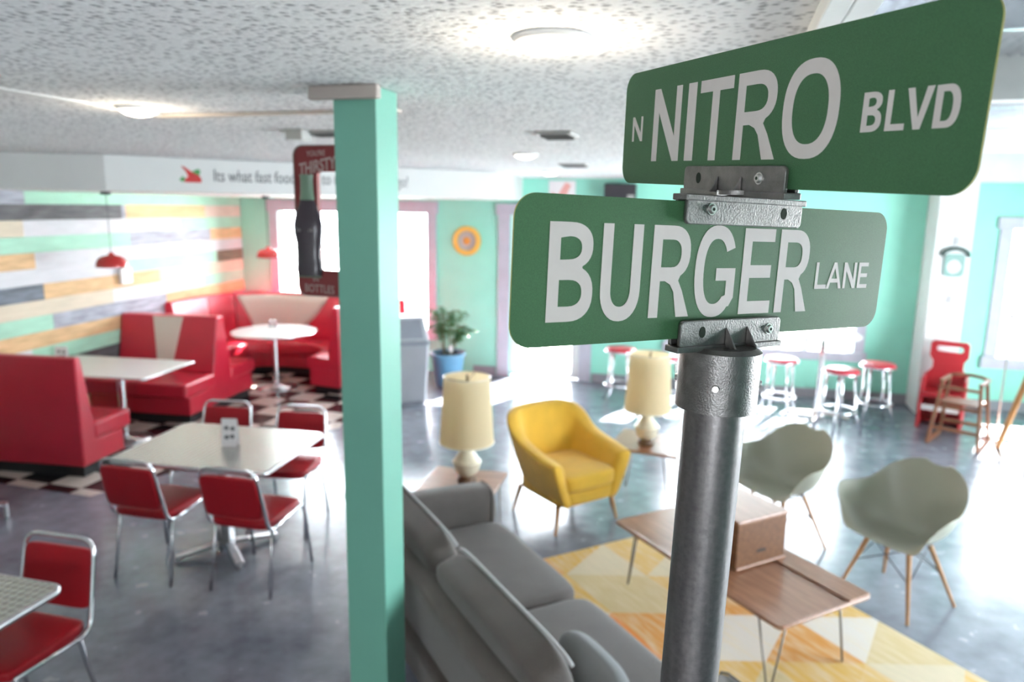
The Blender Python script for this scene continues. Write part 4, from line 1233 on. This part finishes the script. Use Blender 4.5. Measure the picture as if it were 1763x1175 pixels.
# back frame leaning
mb = MB(); rows = []
for x in [0.03 + (Ls_ - 0.06) * i / 12 for i in range(13)]:
    rows.append([(x, y, z) for y, z in ((0.15, 0.15), (0.07, 0.45), (0.0, 0.70), (0.005, 0.735), (0.03, 0.75), (0.11, 0.745), (0.14, 0.70), (0.20, 0.40), (0.22, 0.15))])
mb.grid(rows, closed_v=True); mb.add(rows[0], [tuple(range(9))]); mb.add(rows[-1], [tuple(reversed(range(9)))])
mb.build('back_frame', M_GREY, sf, bevel=0.01)
rotb = Matrix.Rotation(radians(14), 3, 'X')
for i in range(2):
    cx = 0.20 + 0.485 + i * 0.97
    MB().soft(cx, 0.545, 0.388, 0.955, 0.72, 0.165, p=9, n=12, puff=0.12).build('seat_cushion', M_GREY, sf)
    c = MB().soft(cx, 0.20, 0.645, 0.955, 0.17, 0.45, p=6, n=12, rot=rotb); c.build('back_cushion', M_GREY, sf)
    # piping round the top of each back cushion
    pts = []
    for t in range(25):
        f = t / 24; x = cx - 0.465 + 0.93 * f
        dz = -0.028 * (abs(2 * f - 1) ** 8)
        v = rotb @ Vector((0, 0.070, 0.222 + dz)); pts.append((x, 0.20 + v.y, 0.645 + v.z))
    MB().tube(pts, 0.008, 8).build('piping', mat('pale_piping', (0.42, 0.42, 0.43), rough=0.6, var=0.05), sf)
for x, y in ((0.14, 0.16), (0.14, 0.80), (Ls_ - 0.14, 0.16), (Ls_ - 0.14, 0.80)):
    MB().cyl((x, y, 0.16), (x + (0.03 if x > 1 else -0.03), y + (0.02 if y > 0.5 else -0.02), 0.0), 0.024, 0.014, n=16).build('leg', M_BROWN, sf)
cu = MB().soft(0, 0, 0, 0.42, 0.11, 0.24, p=3.2, n=12).build('throw_cushion', M_CUSH)
cu.location = tuple(lp(-3.93 + 1.92, 0.98 + 0.435, 0.610)); cu.rotation_euler = (radians(-14), 0, LA)
tag(cu, 'light grey cushion leaning on the near end of the sofa back', 'cushion')


# coffee table
def hairpin(parent, x, y, top, dx, dy, sp=0.07, r=0.0055, m_=M_HAIRPIN):
    """two-rod hairpin leg"""
    foot = Vector((x + dx, y + dy, r))
    px = Vector((-dy, dx, 0)).normalized() if abs(dx) + abs(dy) > 0 else Vector((1, 0, 0))
    a = Vector((x, y, top)) + px * sp; b_ = Vector((x, y, top)) - px * sp
    MB().tube(rounded([tuple(a), tuple(foot + px * 0.008), tuple(foot - px * 0.008), tuple(b_)], 0.007, 3), r, 8).build('leg', m_, parent)
ct = thing('coffee_table', 'long wooden coffee table on hairpin legs, standing on the patterned rug', 'coffee table', tuple(lp(-2.795, 2.905, 0.010)), LA)
MB().box(-0.65, 0.65, -0.32, 0.32, 0.388, 0.410).build('tabletop', M_WALNUT, ct, bevel=0.008, bseg=3)
MB().box(-0.655, 0.655, 0.165, 0.325, 0.4105, 0.419).build('raised_strip', M_WALNUT, ct, bevel=0.004)
mb = MB(); mb.tube([(x, y, 0.400) for x, y in rrect(-0.652, 0.652, -0.322, 0.322, 0.02)], 0.012, closed=True); mb.build('edge_band', M_WALNUT, ct)
for sx in (-1, 1):
    for sy in (-1, 1):
        hairpin(ct, sx * 0.54, sy * 0.24, 0.388, sx * 0.035, sy * 0.03)
bx = thing('wooden_box', 'square wooden box with a dark finger slot on the coffee table', 'box', tuple(lp(-2.81, 2.955, 0.4295)), LA)
MB().box(-0.19, 0.19, -0.185, 0.185, 0.0, 0.262).build('body', M_BOXW, bx, bevel=0.003)
MB().box(-0.197, 0.197, -0.192, 0.192, 0.262, 0.282).build('lid', M_WALNUT, bx, bevel=0.005)
MB().prism(rrect(-0.004, 0.004, -0.035, 0.035, 0.003), 0.0, 0.016).build('finger_slot', M_BLACK, bx).location = (0.187, 0.0, 0.075)
MB().box(0.188, 0.200, -0.185, 0.185, 0.0, 0.014).build('plinth_strip', M_WALNUT, bx, bevel=0.003)


# side tables and lamps
def side_table(label, loc, rz, sx=0.52, sy=0.50, h=0.50):
    o = thing('side_table', label, 'side table', loc, rz, 'hairpin side tables holding lamps')
    MB().box(-sx / 2, sx / 2, -sy / 2, sy / 2, h - 0.024, h).build('tabletop', M_WALNUT, o, bevel=0.006, bseg=3)
    for a in (-1, 1):
        for b_ in (-1, 1):
            hairpin(o, a * (sx / 2 - 0.07), b_ * (sy / 2 - 0.07), h - 0.024, a * 0.03, b_ * 0.03, 0.055)
    return o
def lamp(label, loc, rz=0, s=1.0):
    o = thing('table_lamp', label, 'table lamp', loc, rz, 'cream drum shade table lamps')
    MB().lathe([(0.062, 0.0), (0.066, 0.012), (0.055, 0.03), (0.050, 0.05)], n=36).build('base', M_BROWN, o)
    MB().lathe([(0.050, 0.048), (0.062, 0.06), (0.082, 0.085), (0.090, 0.115), (0.092, 0.135), (0.098, 0.138), (0.098, 0.150), (0.088, 0.155), (0.070, 0.185), (0.050, 0.215), (0.036, 0.25), (0.030, 0.30), (0.028, 0.33)], n=40).build('body', M_CERAM, o)
    MB().cyl((0, 0, 0.33), (0, 0, 0.72), 0.006, n=10).build('harp', M_BRUSH, o)
    z0, z1, r0, r1 = 0.285, 0.735, 0.183, 0.155
    MB().lathe([(r0, z0), (r1, z1)], n=56, capb=False, capt=False).build('lamp_shade', M_SHADE, o)
    for z, r in ((z0, r0), (z1, r1)):
        MB().tube([(r * cos(t * pi / 28), r * sin(t * pi / 28), z) for t in range(56)], 0.0045, closed=True, n=8).build('shade_rim', M_CERAM, o)
    mb = MB()
    for a in (90, 210, 330): mb.cyl((0, 0, 0.70), (r1 * cos(radians(a)), r1 * sin(radians(a)), 0.73), 0.0025, n=6)
    mb.cyl((0, 0, 0.70), (0, 0, 0.75), 0.008, n=10)
    mb.build('finial', M_BROWN, o)
    return o
side_table('wooden side table holding a lamp beside the far arm of the sofa', (-1.60, 4.40, 0), radians(4))
lamp('cream table lamp just right of the mint post, behind the sofa arm', (-1.57, 4.41, 0.501))
side_table('wooden side table with hairpin legs behind the yellow armchair', (-0.46, 5.68, 0), radians(-8), 0.55, 0.52)
lamp('cream table lamp between the yellow armchair and the street sign pole', (-0.478, 5.61, 0.501))


# ------------------------------------------------------------------ yellow armchair (local: faces +x)
ya = thing('armchair', 'yellow wool tub armchair on tapered wooden legs', 'armchair', (-1.045, 5.205, 0), radians(-40))
def up_(s):
    """plan of the wrap-around back, s 0..1 from one arm front to the other; returns x,y and top height"""
    P = [(0.34, 0.35), (0.15, 0.365), (-0.10, 0.36), (-0.27, 0.335), (-0.36, 0.215), (-0.375, 0.0), (-0.36, -0.215), (-0.27, -0.335), (-0.10, -0.36), (0.15, -0.365), (0.34, -0.35)]
    Hh = [0.550, 0.580, 0.635, 0.765, 0.815, 0.825, 0.815, 0.765, 0.635, 0.580, 0.550]
    t = s * (len(P) - 1); i = min(int(t), len(P) - 2); f = t - i; f2 = f * f * (3 - 2 * f) * 0.0 + f
    def cr(a, b, c, d): return 0.5 * ((2 * b) + (-a + c) * f + (2 * a - 5 * b + 4 * c - d) * f * f + (-a + 3 * b - 3 * c + d) * f ** 3)
    g = lambda A, j: A[max(0, min(len(A) - 1, j))]
    x = cr(g(P, i - 1)[0], g(P, i)[0], g(P, i + 1)[0], g(P, i + 2)[0]); y = cr(g(P, i - 1)[1], g(P, i)[1], g(P, i + 1)[1], g(P, i + 2)[1])
    z = cr(g(Hh, i - 1), g(Hh, i), g(Hh, i + 1), g(Hh, i + 2))
    return x, y, z
NS = 60; rows = []
for i in range(NS + 1):
    s = i / NS
    x, y, z = up_(s); x2, y2, _ = up_(min(1, s + 0.01)); x1_, y1_, _ = up_(max(0, s - 0.01))
    tx, ty = x2 - x1_, y2 - y1_; l = math.hypot(tx, ty); nx, ny = -ty / l, tx / l     # inward normal check below
    if nx * (-x) + ny * (-y) < 0: nx, ny = -nx, -ny
    edge = min(1.0, min(s, 1 - s) / 0.035) ; kf = 0.55 + 0.45 * math.sqrt(1 - (1 - edge) ** 2)
    T = 0.105 * kf
    backf = max(0, -x / 0.36)                 # the back leans outward at the top
    zb = 0.20
    row = []
    for off, zz in ((0.20, 0.0), (0.10, 0.12), (-0.02, 0.5), (-0.06, 0.82), (-0.06, 0.93), (-0.02, 0.985), (0.25, 1.0), (0.55, 1.0), (0.85, 0.98), (1.0, 0.92), (1.02, 0.80), (1.0, 0.5), (0.95, 0.12), (0.9, 0.0)):
        h = zb + (z - zb) * zz * (0.93 + 0.07 * kf)
        lean = 0.075 * (zz - 0.5) * (0.35 + 0.65 * backf)
        taper = -0.085 * (1 - zz) ** 1.3
        o_ = -off * T - lean * -1 * 0 
        d_in = off * T - lean - taper * 1.0
        row.append((x + nx * d_in, y + ny * d_in, h))
    rows.append(row)
mb = MB(); mb.grid(rows, closed_v=True); kk = len(rows[0])
mb.add(rows[0], [tuple(range(kk))], True); mb.add(rows[-1], [tuple(reversed(range(kk)))], True)
mb.build('backrest', M_YEL, ya, weld=True, subsurf=1)
MB().soft(0.035, 0, 0.262, 0.56, 0.55, 0.125, p=8, n=10).build('seat_frame', M_YEL, ya)
MB().soft(0.055, 0, 0.375, 0.57, 0.50, 0.135, p=6, n=12, puff=0.15).build('seat_cushion', M_YEL, ya)
for sx, sy in ((1, 1), (1, -1), (-1, 1), (-1, -1)):
    MB().cyl((sx * 0.24, sy * 0.25, 0.215), (sx * 0.275, sy * 0.295, 0.0), 0.021, 0.0095, n=16).build('leg', M_LOG, ya)


# ------------------------------------------------------------------ moulded shell chairs (local: faces -y)
def shell_chair(label, loc, rz):
    o = thing('shell_chair', label, 'chair', loc, rz, 'sage green shell armchairs')
    C = [(-0.235, 0.415), (-0.20, 0.43), (-0.10, 0.418), (0.02, 0.405), (0.12, 0.412), (0.185, 0.46), (0.22, 0.55), (0.25, 0.66), (0.275, 0.76), (0.29, 0.815)]
    RM = [(0.215, -0.225, 0.425), (0.25, -0.225, 0.455), (0.285, -0.215, 0.54), (0.328, -0.195, 0.625), (0.352, -0.135, 0.668), (0.335, -0.03, 0.665), (0.305, 0.07, 0.675), (0.28, 0.14, 0.715), (0.235, 0.20, 0.775), (0.16, 0.25, 0.82), (0.075, 0.285, 0.838)]
    def cr(A, t):
        n = len(A) - 1; t = t * n; i = min(int(t), n - 1); f = t - i; g = lambda j: Vector(A[max(0, min(n, j))])
        a, b, c, d = g(i - 1), g(i), g(i + 1), g(i + 2)
        return 0.5 * ((2 * b) + (c - a) * f + (2 * a - 5 * b + 4 * c - d) * f * f + (3 * b - a - 3 * c + d) * f ** 3)
    rows = []
    NU, NV = 30, 28
    C3 = [(0, y, z) for y, z in C]
    for i in range(NU + 1):
        s = i / NU; c = cr(C3, s); r = cr(RM, s); row = []
        for j in range(NV + 1):
            v = 2 * j / NV - 1; a = abs(v); sg = 1 if v >= 0 else -1
            pz = 3.0 - 0.9 * s
            lx = a ** 0.92; lz = a ** pz; ly = a ** 2.0
            row.append((sg * r.x * lx, c.y + (r.y - c.y) * ly, c.z + (r.z - c.z) * lz))
        rows.append(row)
    MB().grid(rows).build('shell', M_SAGE, o, solid=0.006, subsurf=1)
    mb = MB()
    tops = {}
    for sx in (-1, 1):
        for sy in (-1, 1):
            a = Vector((sx * 0.13, sy * 0.10 - 0.02, 0.385)); f = Vector((sx * 0.235, sy * 0.225 + 0.0, 0.0)); tops[(sx, sy)] = (a, f)
            MB().cyl(a, f, 0.0155, 0.0095, n=14).build('leg', M_BEECH, o)
    P = lambda k, t: tops[k][0].lerp(tops[k][1], t)
    for k0, k1 in (((-1, -1), (1, -1)), ((1, -1), (1, 1)), ((1, 1), (-1, 1)), ((-1, 1), (-1, -1))):
        mb.tube([P(k0, 0.0) + Vector((0, 0, 0.012)), P(k1, 0.45)], 0.0035, 6); mb.tube([P(k1, 0.0) + Vector((0, 0, 0.012)), P(k0, 0.45)], 0.0035, 6)
    mb.tube([P((-1, -1), 0) + Vector((0, 0, 0.02)), P((1, -1), 0) + Vector((0, 0, 0.02)), P((1, 1), 0) + Vector((0, 0, 0.02)), P((-1, 1), 0) + Vector((0, 0, 0.02))], 0.005, 6, closed=True)
    mb.build('wire_brace', M_BLKWIRE, o)
    return o
RC = radians(-46.2)
sc_ = shell_chair('sage green shell armchair standing clear on the right, wooden legs', (1.175, 4.62, 0), RC)
dup(sc_, (0.52, 5.19, 0), RC, 'sage green shell armchair partly hidden by the street sign pole')


# ------------------------------------------------------------------ bar stools and pub tables
def stool(label, loc, rz, h=0.70):
    o = thing('bar_stool', label, 'stool', loc, rz, 'chrome bar stools with red seats')
    MB().lathe([(0.165, h - 0.055), (0.178, h - 0.05), (0.182, h - 0.035), (0.182, h - 0.02), (0.170, h - 0.003), (0.12, h + 0.004), (0.001, h + 0.006)], n=40).build('seat', M_RED, o)
    MB().lathe([(0.179, h - 0.052), (0.187, h - 0.047), (0.187, h - 0.033), (0.179, h - 0.030)], n=40, capb=False, capt=False).build('seat_ring', M_CHROME, o)
    for a in (45, 135, 225, 315):
        c, s_ = cos(radians(a)), sin(radians(a))
        MB().tube([(c * 0.14, s_ * 0.14, h - 0.05), (c * 0.165, s_ * 0.165, 0.25), (c * 0.24, s_ * 0.24, 0.006)], 0.0135, 10).build('leg', M_CHROME, o)
    MB().tube([(0.178 * cos(t * pi / 20), 0.178 * sin(t * pi / 20), 0.245) for t in range(40)], 0.012, 8, closed=True).build('foot_ring', M_CHROME, o)
    return o
st = stool('red-topped chrome stool closest to the street sign pole, on its right', (0.75, 8.62, 0), 0.2)
dup(st, (1.33, 8.22, 0), 0.5, 'red-topped chrome stool in front of the high table, lowest in view')
dup(st, (1.77, 8.68, 0), 0.1, 'red-topped chrome stool nearest the white pier')
dup(st, (-1.09, 8.60, 0), 0.3, 'red-topped chrome stool left of the lamp, beside the doorway')
dup(st, (-0.55, 8.30, 0), 0.9, 'chrome stool mostly hidden behind the cream lamp by the pole')
def pub(label, loc, r=0.40, h=0.98):
    o = thing('pub_table', label, 'table', loc, 0, 'white high tables by the far windows')
    MB().lathe([(r - 0.02, h - 0.028), (r, h - 0.024), (r, h - 0.004), (r - 0.01, h)], n=48).build('tabletop', M_WTABLE, o)
    MB().cyl((0, 0, 0.03), (0, 0, h - 0.028), 0.036, n=20).build('pedestal', M_CHROME, o)
    mb = MB()
    for a in (-12, 78, 168, 258):
        d = Vector((cos(radians(a)), sin(radians(a)), 0)); mb.obox(d * 0.02 + Vector((0, 0, 0.05)), d * 0.34 + Vector((0, 0, 0.022)), 0.055, 0.022)
    mb.cyl((0, 0, 0), (0, 0, 0.06), 0.05, n=20)
    mb.build('base', M_CAPW, o, bevel=0.003)
    return o
pub('white high table on a cross base among the three red stools', (1.20, 8.80, 0))
pub('white high table behind the cream lamp, mostly hidden by the sign pole', (-0.10, 8.75, 0))


# ------------------------------------------------------------------ litter bin and plant
tr = thing('litter_bin', 'grey square swing-lid litter bin just right of the mint post', 'litter bin', (-3.56, 7.86, 0), radians(33))
mb = MB(); mb.add([(x * k, y * k, z) for z, k in ((0.03, 0.19), (0.74, 0.225)) for x, y in ((-1, -1), (1, -1), (1, 1), (-1, 1))],
                  [(0, 3, 2, 1), (4, 5, 6, 7), (0, 1, 5, 4), (1, 2, 6, 5), (2, 3, 7, 6), (3, 0, 4, 7)])
mb.build('body', M_BIN, tr, bevel=0.02, bseg=3)
MB().box(-0.24, 0.24, -0.24, 0.24, 0.73, 0.775).build('rim', M_BINLID, tr, bevel=0.012)
mb = MB(); mb.add([(-0.225, -0.225, 0.775), (0.225, -0.225, 0.775), (0.225, 0.225, 0.775), (-0.225, 0.225, 0.775),
                   (-0.185, -0.13, 1.06), (0.185, -0.13, 1.06), (0.185, 0.13, 1.06), (-0.185, 0.13, 1.06)],
                  [(0, 3, 2, 1), (4, 5, 6, 7), (0, 1, 5, 4), (1, 2, 6, 5), (2, 3, 7, 6), (3, 0, 4, 7)])
lid = mb.build('lid', M_BIN, tr, bevel=0.015, bseg=3)
fl = MB(); fl.add([(-0.16, -0.212, 0.81), (0.16, -0.212, 0.81), (0.135, -0.140, 1.03), (-0.135, -0.140, 1.03)], [(0, 1, 2, 3)])
fl.build('flap', M_BINLID, lid, solid=0.012)
MB().box(-0.17, 0.17, -0.17, 0.17, 0.0, 0.03).build('base', M_BINLID, tr)

pp = thing('potted_plant', 'feathery green pot plant in a blue pot beside the litter bin', 'potted plant', (-3.38, 8.75, 0), 0)
MB().lathe([(0.15, 0.0), (0.16, 0.01), (0.215, 0.41), (0.235, 0.42), (0.235, 0.46), (0.215, 0.46), (0.205, 0.42)], n=40, capt=False).build('pot', M_POT, pp)
MB().lathe([(0.204, 0.40), (0.204, 0.415), (0.001, 0.425)], n=28).build('soil', M_SOIL, pp)
rng = random.Random(11); stems = MB(); leaves = MB()
for i in range(26):
    a = rng.uniform(0, 2 * pi); ht = rng.uniform(0.30, 0.66); sp = rng.uniform(0.10, 0.36) * (1.15 - ht * 0.5)
    p0 = Vector((0.06 * cos(a), 0.06 * sin(a), 0.42)); top = Vector((sp * cos(a), sp * sin(a), 0.42 + ht))
    ctrl = p0 + Vector((0.25 * sp * cos(a), 0.25 * sp * sin(a), ht * 0.85))
    pts = [(1 - t) ** 2 * p0 + 2 * t * (1 - t) * ctrl + t * t * top for t in [k / 8 for k in range(9)]]
    pts[-1].z -= 0.03
    stems.tube(pts, 0.0035, 6)
    for t in range(3, 9):
        c = pts[t]
        for k in range(6):
            aa = rng.uniform(0, 2 * pi); ln = rng.uniform(0.05, 0.11); d = Vector((cos(aa), sin(aa), rng.uniform(-0.35, 0.35))).normalized(); sd_ = d.cross(Vector((0, 0, 1))).normalized() * ln * 0.17
            leaves.add([c, c + d * ln * .4 + sd_, c + d * ln + Vector((0, 0, -0.012)), c + d * ln * .4 - sd_, c + d * ln * .45 + Vector((0, 0, 0.006))], [(0, 1, 4), (1, 2, 4), (2, 3, 4), (3, 0, 4)])
stems.build('stems', M_STEM, pp); leaves.build('foliage', M_PLANT, pp)
MB().prism([(-0.02, 0), (0.02, 0), (0.025, 0.06), (0, 0.09), (-0.025, 0.06)], 0, 0.003).build('plant_tag', M_PAPER, pp)
pt_ = [o for o in pp.children if o.name.startswith('plant_tag')][0]; pt_.rotation_euler = (radians(80), 0, 0.2); pt_.location = (0.10, -0.16, 0.50)
MB().cyl((0.10, -0.162, 0.40), (0.10, -0.162, 0.52), 0.003, n=8).build('tag_stake', M_PAPER, pp)


# ------------------------------------------------------------------ things on the far wall
def on_far(name, label, cat, x, z, off=0.002):
    return thing(name, label, cat, tuple(fwp(x, off, z)), FW)
ck = on_far('wall_clock', 'round yellow-rimmed wall clock between the window and the doorway', 'clock', -3.40, 1.885)
def disc(r0, r1, y0, y1, m_, nm, par):
    mb = MB(); n = 40
    rows = [[(r * cos(2 * pi * j / n), y, r * sin(2 * pi * j / n)) for j in range(n)] for r, y in ((r0, y0), (r0, y1), (r1, y1), (r1, y0))]
    mb.grid(rows, smooth=False, closed_v=True, closed_u=True)
    return mb.build(nm, m_, par)
disc(0.135, 0.203, 0, -0.035, mat('clock_yellow', (0.78, 0.48, 0.10), rough=0.4, var=0.05), 'rim', ck)
disc(0.001, 0.136, 0, -0.018, mat('clock_face_grey', (0.50, 0.48, 0.46), rough=0.5, var=0.05), 'face', ck)
disc(0.001, 0.055, -0.018, -0.024, mat('clock_orange', (0.65, 0.28, 0.05), rough=0.4, var=0.2, vscale=30), 'center_disc', ck)
mb = MB()
for k in range(24):
    a = 2 * pi * k / 24; mb.obox((0.10 * cos(a), -0.020, 0.10 * sin(a)), (0.122 * cos(a), -0.020, 0.122 * sin(a)), 0.008, 0.003, (0, 1, 0))
mb.build('dial_marks', M_INK, ck)
sp_ = on_far('wall_speaker', 'black box speaker high on the far wall above the green sign', 'speaker', -1.30, 2.56)
MB().box(-0.20, 0.20, -0.20, 0.0, -0.10, 0.11).build('cabinet', mat('speaker_black', (0.02, 0.02, 0.022), rough=0.5, var=0.1), sp_, bevel=0.008)
MB().prism(rrect(-0.185, 0.185, -0.085, 0.095, 0.01), 0, 0.006).build('grille', mat('speaker_grille', (0.035, 0.033, 0.04), rough=0.8, bump=0.5, bscale=400), sp_)
g = [o for o in sp_.children if o.name.startswith('grille')][0]; g.rotation_euler = (radians(90), 0, 0); g.location = (0, -0.199, 0)
MB().box(0.10, 0.19, -0.21, -0.205, -0.09, -0.03).build('badge', M_VENT, sp_)
ps = on_far('wall_poster', 'pink and white poster above the doorway, just under the ceiling', 'poster', -2.08, 2.56)
MB().box(-0.18, 0.18, -0.012, 0, -0.16, 0.15).build('sheet', M_PAPER, ps, bevel=0.003)
mb = MB(); mb.cur = 0
mb.vprism([(-0.10, -0.13), (0.02, -0.13), (0.12, 0.09), (0.05, 0.13), (-0.02, 0.02)], (0, -0.0125, 0), (1, 0, 0), (0, 0, 1), (0, -1, 0), 0.001)
mb.vprism([(-0.15, -0.10), (-0.11, -0.12), (-0.09, -0.03), (-0.13, 0.0)], (0, -0.0125, 0), (1, 0, 0), (0, 0, 1), (0, -1, 0), 0.001)
mb.build('print', mat('poster_pink', (0.72, 0.36, 0.32), rough=0.6, var=0.1), ps)
# telephone cut-out on the pier
ph = thing('telephone_decoration', 'flat teal vintage telephone decoration on the white pier', 'wall decoration', (2.560, 9.297, 1.80), 0)
fs_ = flat_shape([rrect(-0.105, 0.105, -0.16, 0.10, 0.05), sup(0, -0.045, 0.072, 0.080, 0, 360, 28, e=2.0)[:-1]], 0.02)
mb = MB(); place(mb, fs_, (0, 0, 0), (1, 0, 0), (0, 0, 1), (0, -1, 0)); mb.build('body', mat('phone_teal', (0.24, 0.40, 0.36), rough=0.4, var=0.05), ph, bevel=0.004)
disc(0.001, 0.072, 0.0, -0.012, M_PAPER, 'dial', ph).location = (0, 0, -0.045)
mb = MB(); mb.tube([(-0.135, -0.02, 0.075), (-0.12, -0.025, 0.125), (-0.06, -0.03, 0.155), (0, -0.03, 0.165), (0.06, -0.03, 0.155), (0.12, -0.025, 0.125), (0.135, -0.02, 0.075)], 0.020, 10)
mb.build('handset', mat('phone_dark', (0.03, 0.07, 0.06), rough=0.4, var=0.1), ph)
for z, nm in ((2.05, 'light switch above the telephone decoration on the white pier'), (1.38, 'small dark wall plate below the telephone decoration on the pier')):
    q = tag(MB().box(-0.028, 0.028, -0.008, 0, -0.045, 0.045).build('wall_plate', mat('plate_grey', (0.48, 0.47, 0.48), rough=0.5, var=0.05), None, bevel=0.003), nm, 'wall plate')
    q.location = (2.555, 9.2985, z)


# ------------------------------------------------------------------ child seats by the pier
hc = thing('high_chair', 'brown wooden restaurant high chair in front of the red plastic seat', 'high chair', (2.50, 8.22, 0), radians(-28))
for sx in (-1, 1):
    for sy in (-1, 1):
        MB().obox((sx * 0.17, sy * 0.13, 0.66), (sx * 0.225, sy * 0.24, 0.02), 0.038, 0.028, (1, 0, 0)).build('leg', M_OAKHC, hc, bevel=0.003)
MB().obox((-0.225, -0.25, 0.02), (-0.225, 0.25, 0.02), 0.032, 0.04).build('foot_rail', M_OAKHC, hc, bevel=0.003)
MB().obox((0.225, -0.25, 0.02), (0.225, 0.25, 0.02), 0.032, 0.04).build('foot_rail', M_OAKHC, hc, bevel=0.003)
for z, k in ((0.17, 0.215), (0.40, 0.195)):
    MB().obox((-k, -0.22 + z * 0.12, z), (k, -0.22 + z * 0.12, z), 0.02, 0.035).build('crossbar', M_OAKHC, hc, bevel=0.003)
    MB().obox((-k, 0.22 - z * 0.12, z), (k, 0.22 - z * 0.12, z), 0.02, 0.035).build('crossbar', M_OAKHC, hc, bevel=0.003)
MB().box(-0.18, 0.18, -0.15, 0.15, 0.425, 0.445).build('seat', M_OAKHC, hc, bevel=0.004)
for sx in (-1, 1):
    MB().obox((sx * 0.175, -0.18, 0.665), (sx * 0.175, 0.18, 0.665), 0.04, 0.028).build('armrest', M_OAKHC, hc, bevel=0.006)
MB().tube([(-0.175, 0.17, 0.67), (-0.10, 0.215, 0.68), (0, 0.23, 0.685), (0.10, 0.215, 0.68), (0.175, 0.17, 0.67)], 0.018, 8).build('back_rail', M_OAKHC, hc)
MB().obox((-0.17, -0.165, 0.60), (0.17, -0.165, 0.60), 0.02, 0.03).build('front_rail', M_OAKHC, hc, bevel=0.003)

rs = thing('plastic_booster_chair', 'red plastic child chair with a slotted back against the white pier', 'child chair', (2.50, 8.88, 0), radians(-20))
bo = [(-0.19, 0.0), (0.19, 0.0), (0.20, 0.55), (0.15, 0.62), (0.15, 0.70), (0.19, 0.76), (0.19, 0.90), (0.16, 0.93), (-0.16, 0.93), (-0.19, 0.90), (-0.19, 0.76), (-0.15, 0.70), (-0.15, 0.62), (-0.20, 0.55)]
fs_ = flat_shape([bo, rrect(-0.13, 0.13, 0.81, 0.875, 0.03)], 0.05)
mb = MB(); place(mb, fs_, (0, 0.17, 0.0), (1, 0, 0), (0, 0.05, 1), (0, -1, 0)); mb.build('backrest', M_PLRED, rs, bevel=0.006)
MB().box(-0.20, 0.20, -0.20, 0.15, 0.34, 0.40).build('seat', M_PLRED, rs, bevel=0.015)
for s in (-1, 1):
    mb = MB(); mb.add([(s * 0.20 + e, y, z) for e in (-0.015, 0.015) for y, z in ((-0.27, 0.0), (0.17, 0.0), (0.17, 0.56), (-0.10, 0.54), (-0.20, 0.36))],
                      [(0, 1, 2, 3, 4), (9, 8, 7, 6, 5), (0, 5, 6, 1), (1, 6, 7, 2), (2, 7, 8, 3), (3, 8, 9, 4), (4, 9, 5, 0)])
    mb.build('side_panel', M_PLRED, rs, bevel=0.006)
MB().box(-0.19, 0.19, -0.215, -0.20, 0.20, 0.26).build('label_strip', M_PAPER, rs)

es = thing('wooden_easel', 'honey pine easel board cut off by the right edge of the photo', 'easel', (3.02, 7.85, 0), radians(35))
MB().obox((-0.20, -0.12, 0.0), (-0.03, 0.03, 1.15), 0.05, 0.03, (0, 1, 0)).build('leg', M_LOG, es, bevel=0.004)
MB().obox((0.24, -0.12, 0.0), (0.05, 0.03, 1.15), 0.05, 0.03, (0, 1, 0)).build('leg', M_LOG, es, bevel=0.004)
MB().obox((0.02, 0.34, 0.0), (0.01, 0.05, 1.12), 0.05, 0.03, (1, 0, 0)).build('leg', M_LOG, es, bevel=0.004)
MB().obox((-0.26, -0.115, 0.36), (0.28, -0.115, 0.36), 0.06, 0.025).build('shelf', M_LOG, es, bevel=0.004)
MB().obox((-0.20, -0.10, 0.12), (0.22, -0.10, 0.12), 0.02, 0.20).build('board', M_LOG, es, bevel=0.004)
MB().obox((-0.13, -0.04, 0.72), (0.15, -0.04, 0.72), 0.03, 0.32).build('board', mat('easel_panel', (0.62, 0.44, 0.30), rough=0.5, var=0.1), es, bevel=0.004)
cp = thing('chrome_stand', 'thin chrome floor stand with a ball top beside the pine easel', 'floor stand', (2.92, 8.45, 0), 0)
MB().lathe([(0.13, 0), (0.13, 0.01), (0.03, 0.025)], n=28).build('base', M_CHROME, cp)
MB().cyl((0, 0, 0.02), (0.0, 0, 1.30), 0.010, n=12).build('pole', M_CHROME, cp)
MB().soft(0, 0, 1.32, 0.07, 0.07, 0.07, p=2, n=8).build('ball_top', M_CHROME, cp)

# pavement and pale building front outside the windows
struct(MB().box(-30, 30, 10.6, 40, -0.20, -0.08).build('ground_outside', mat('pavement', (0.85, 0.85, 0.83), rough=0.8, var=0.08)))
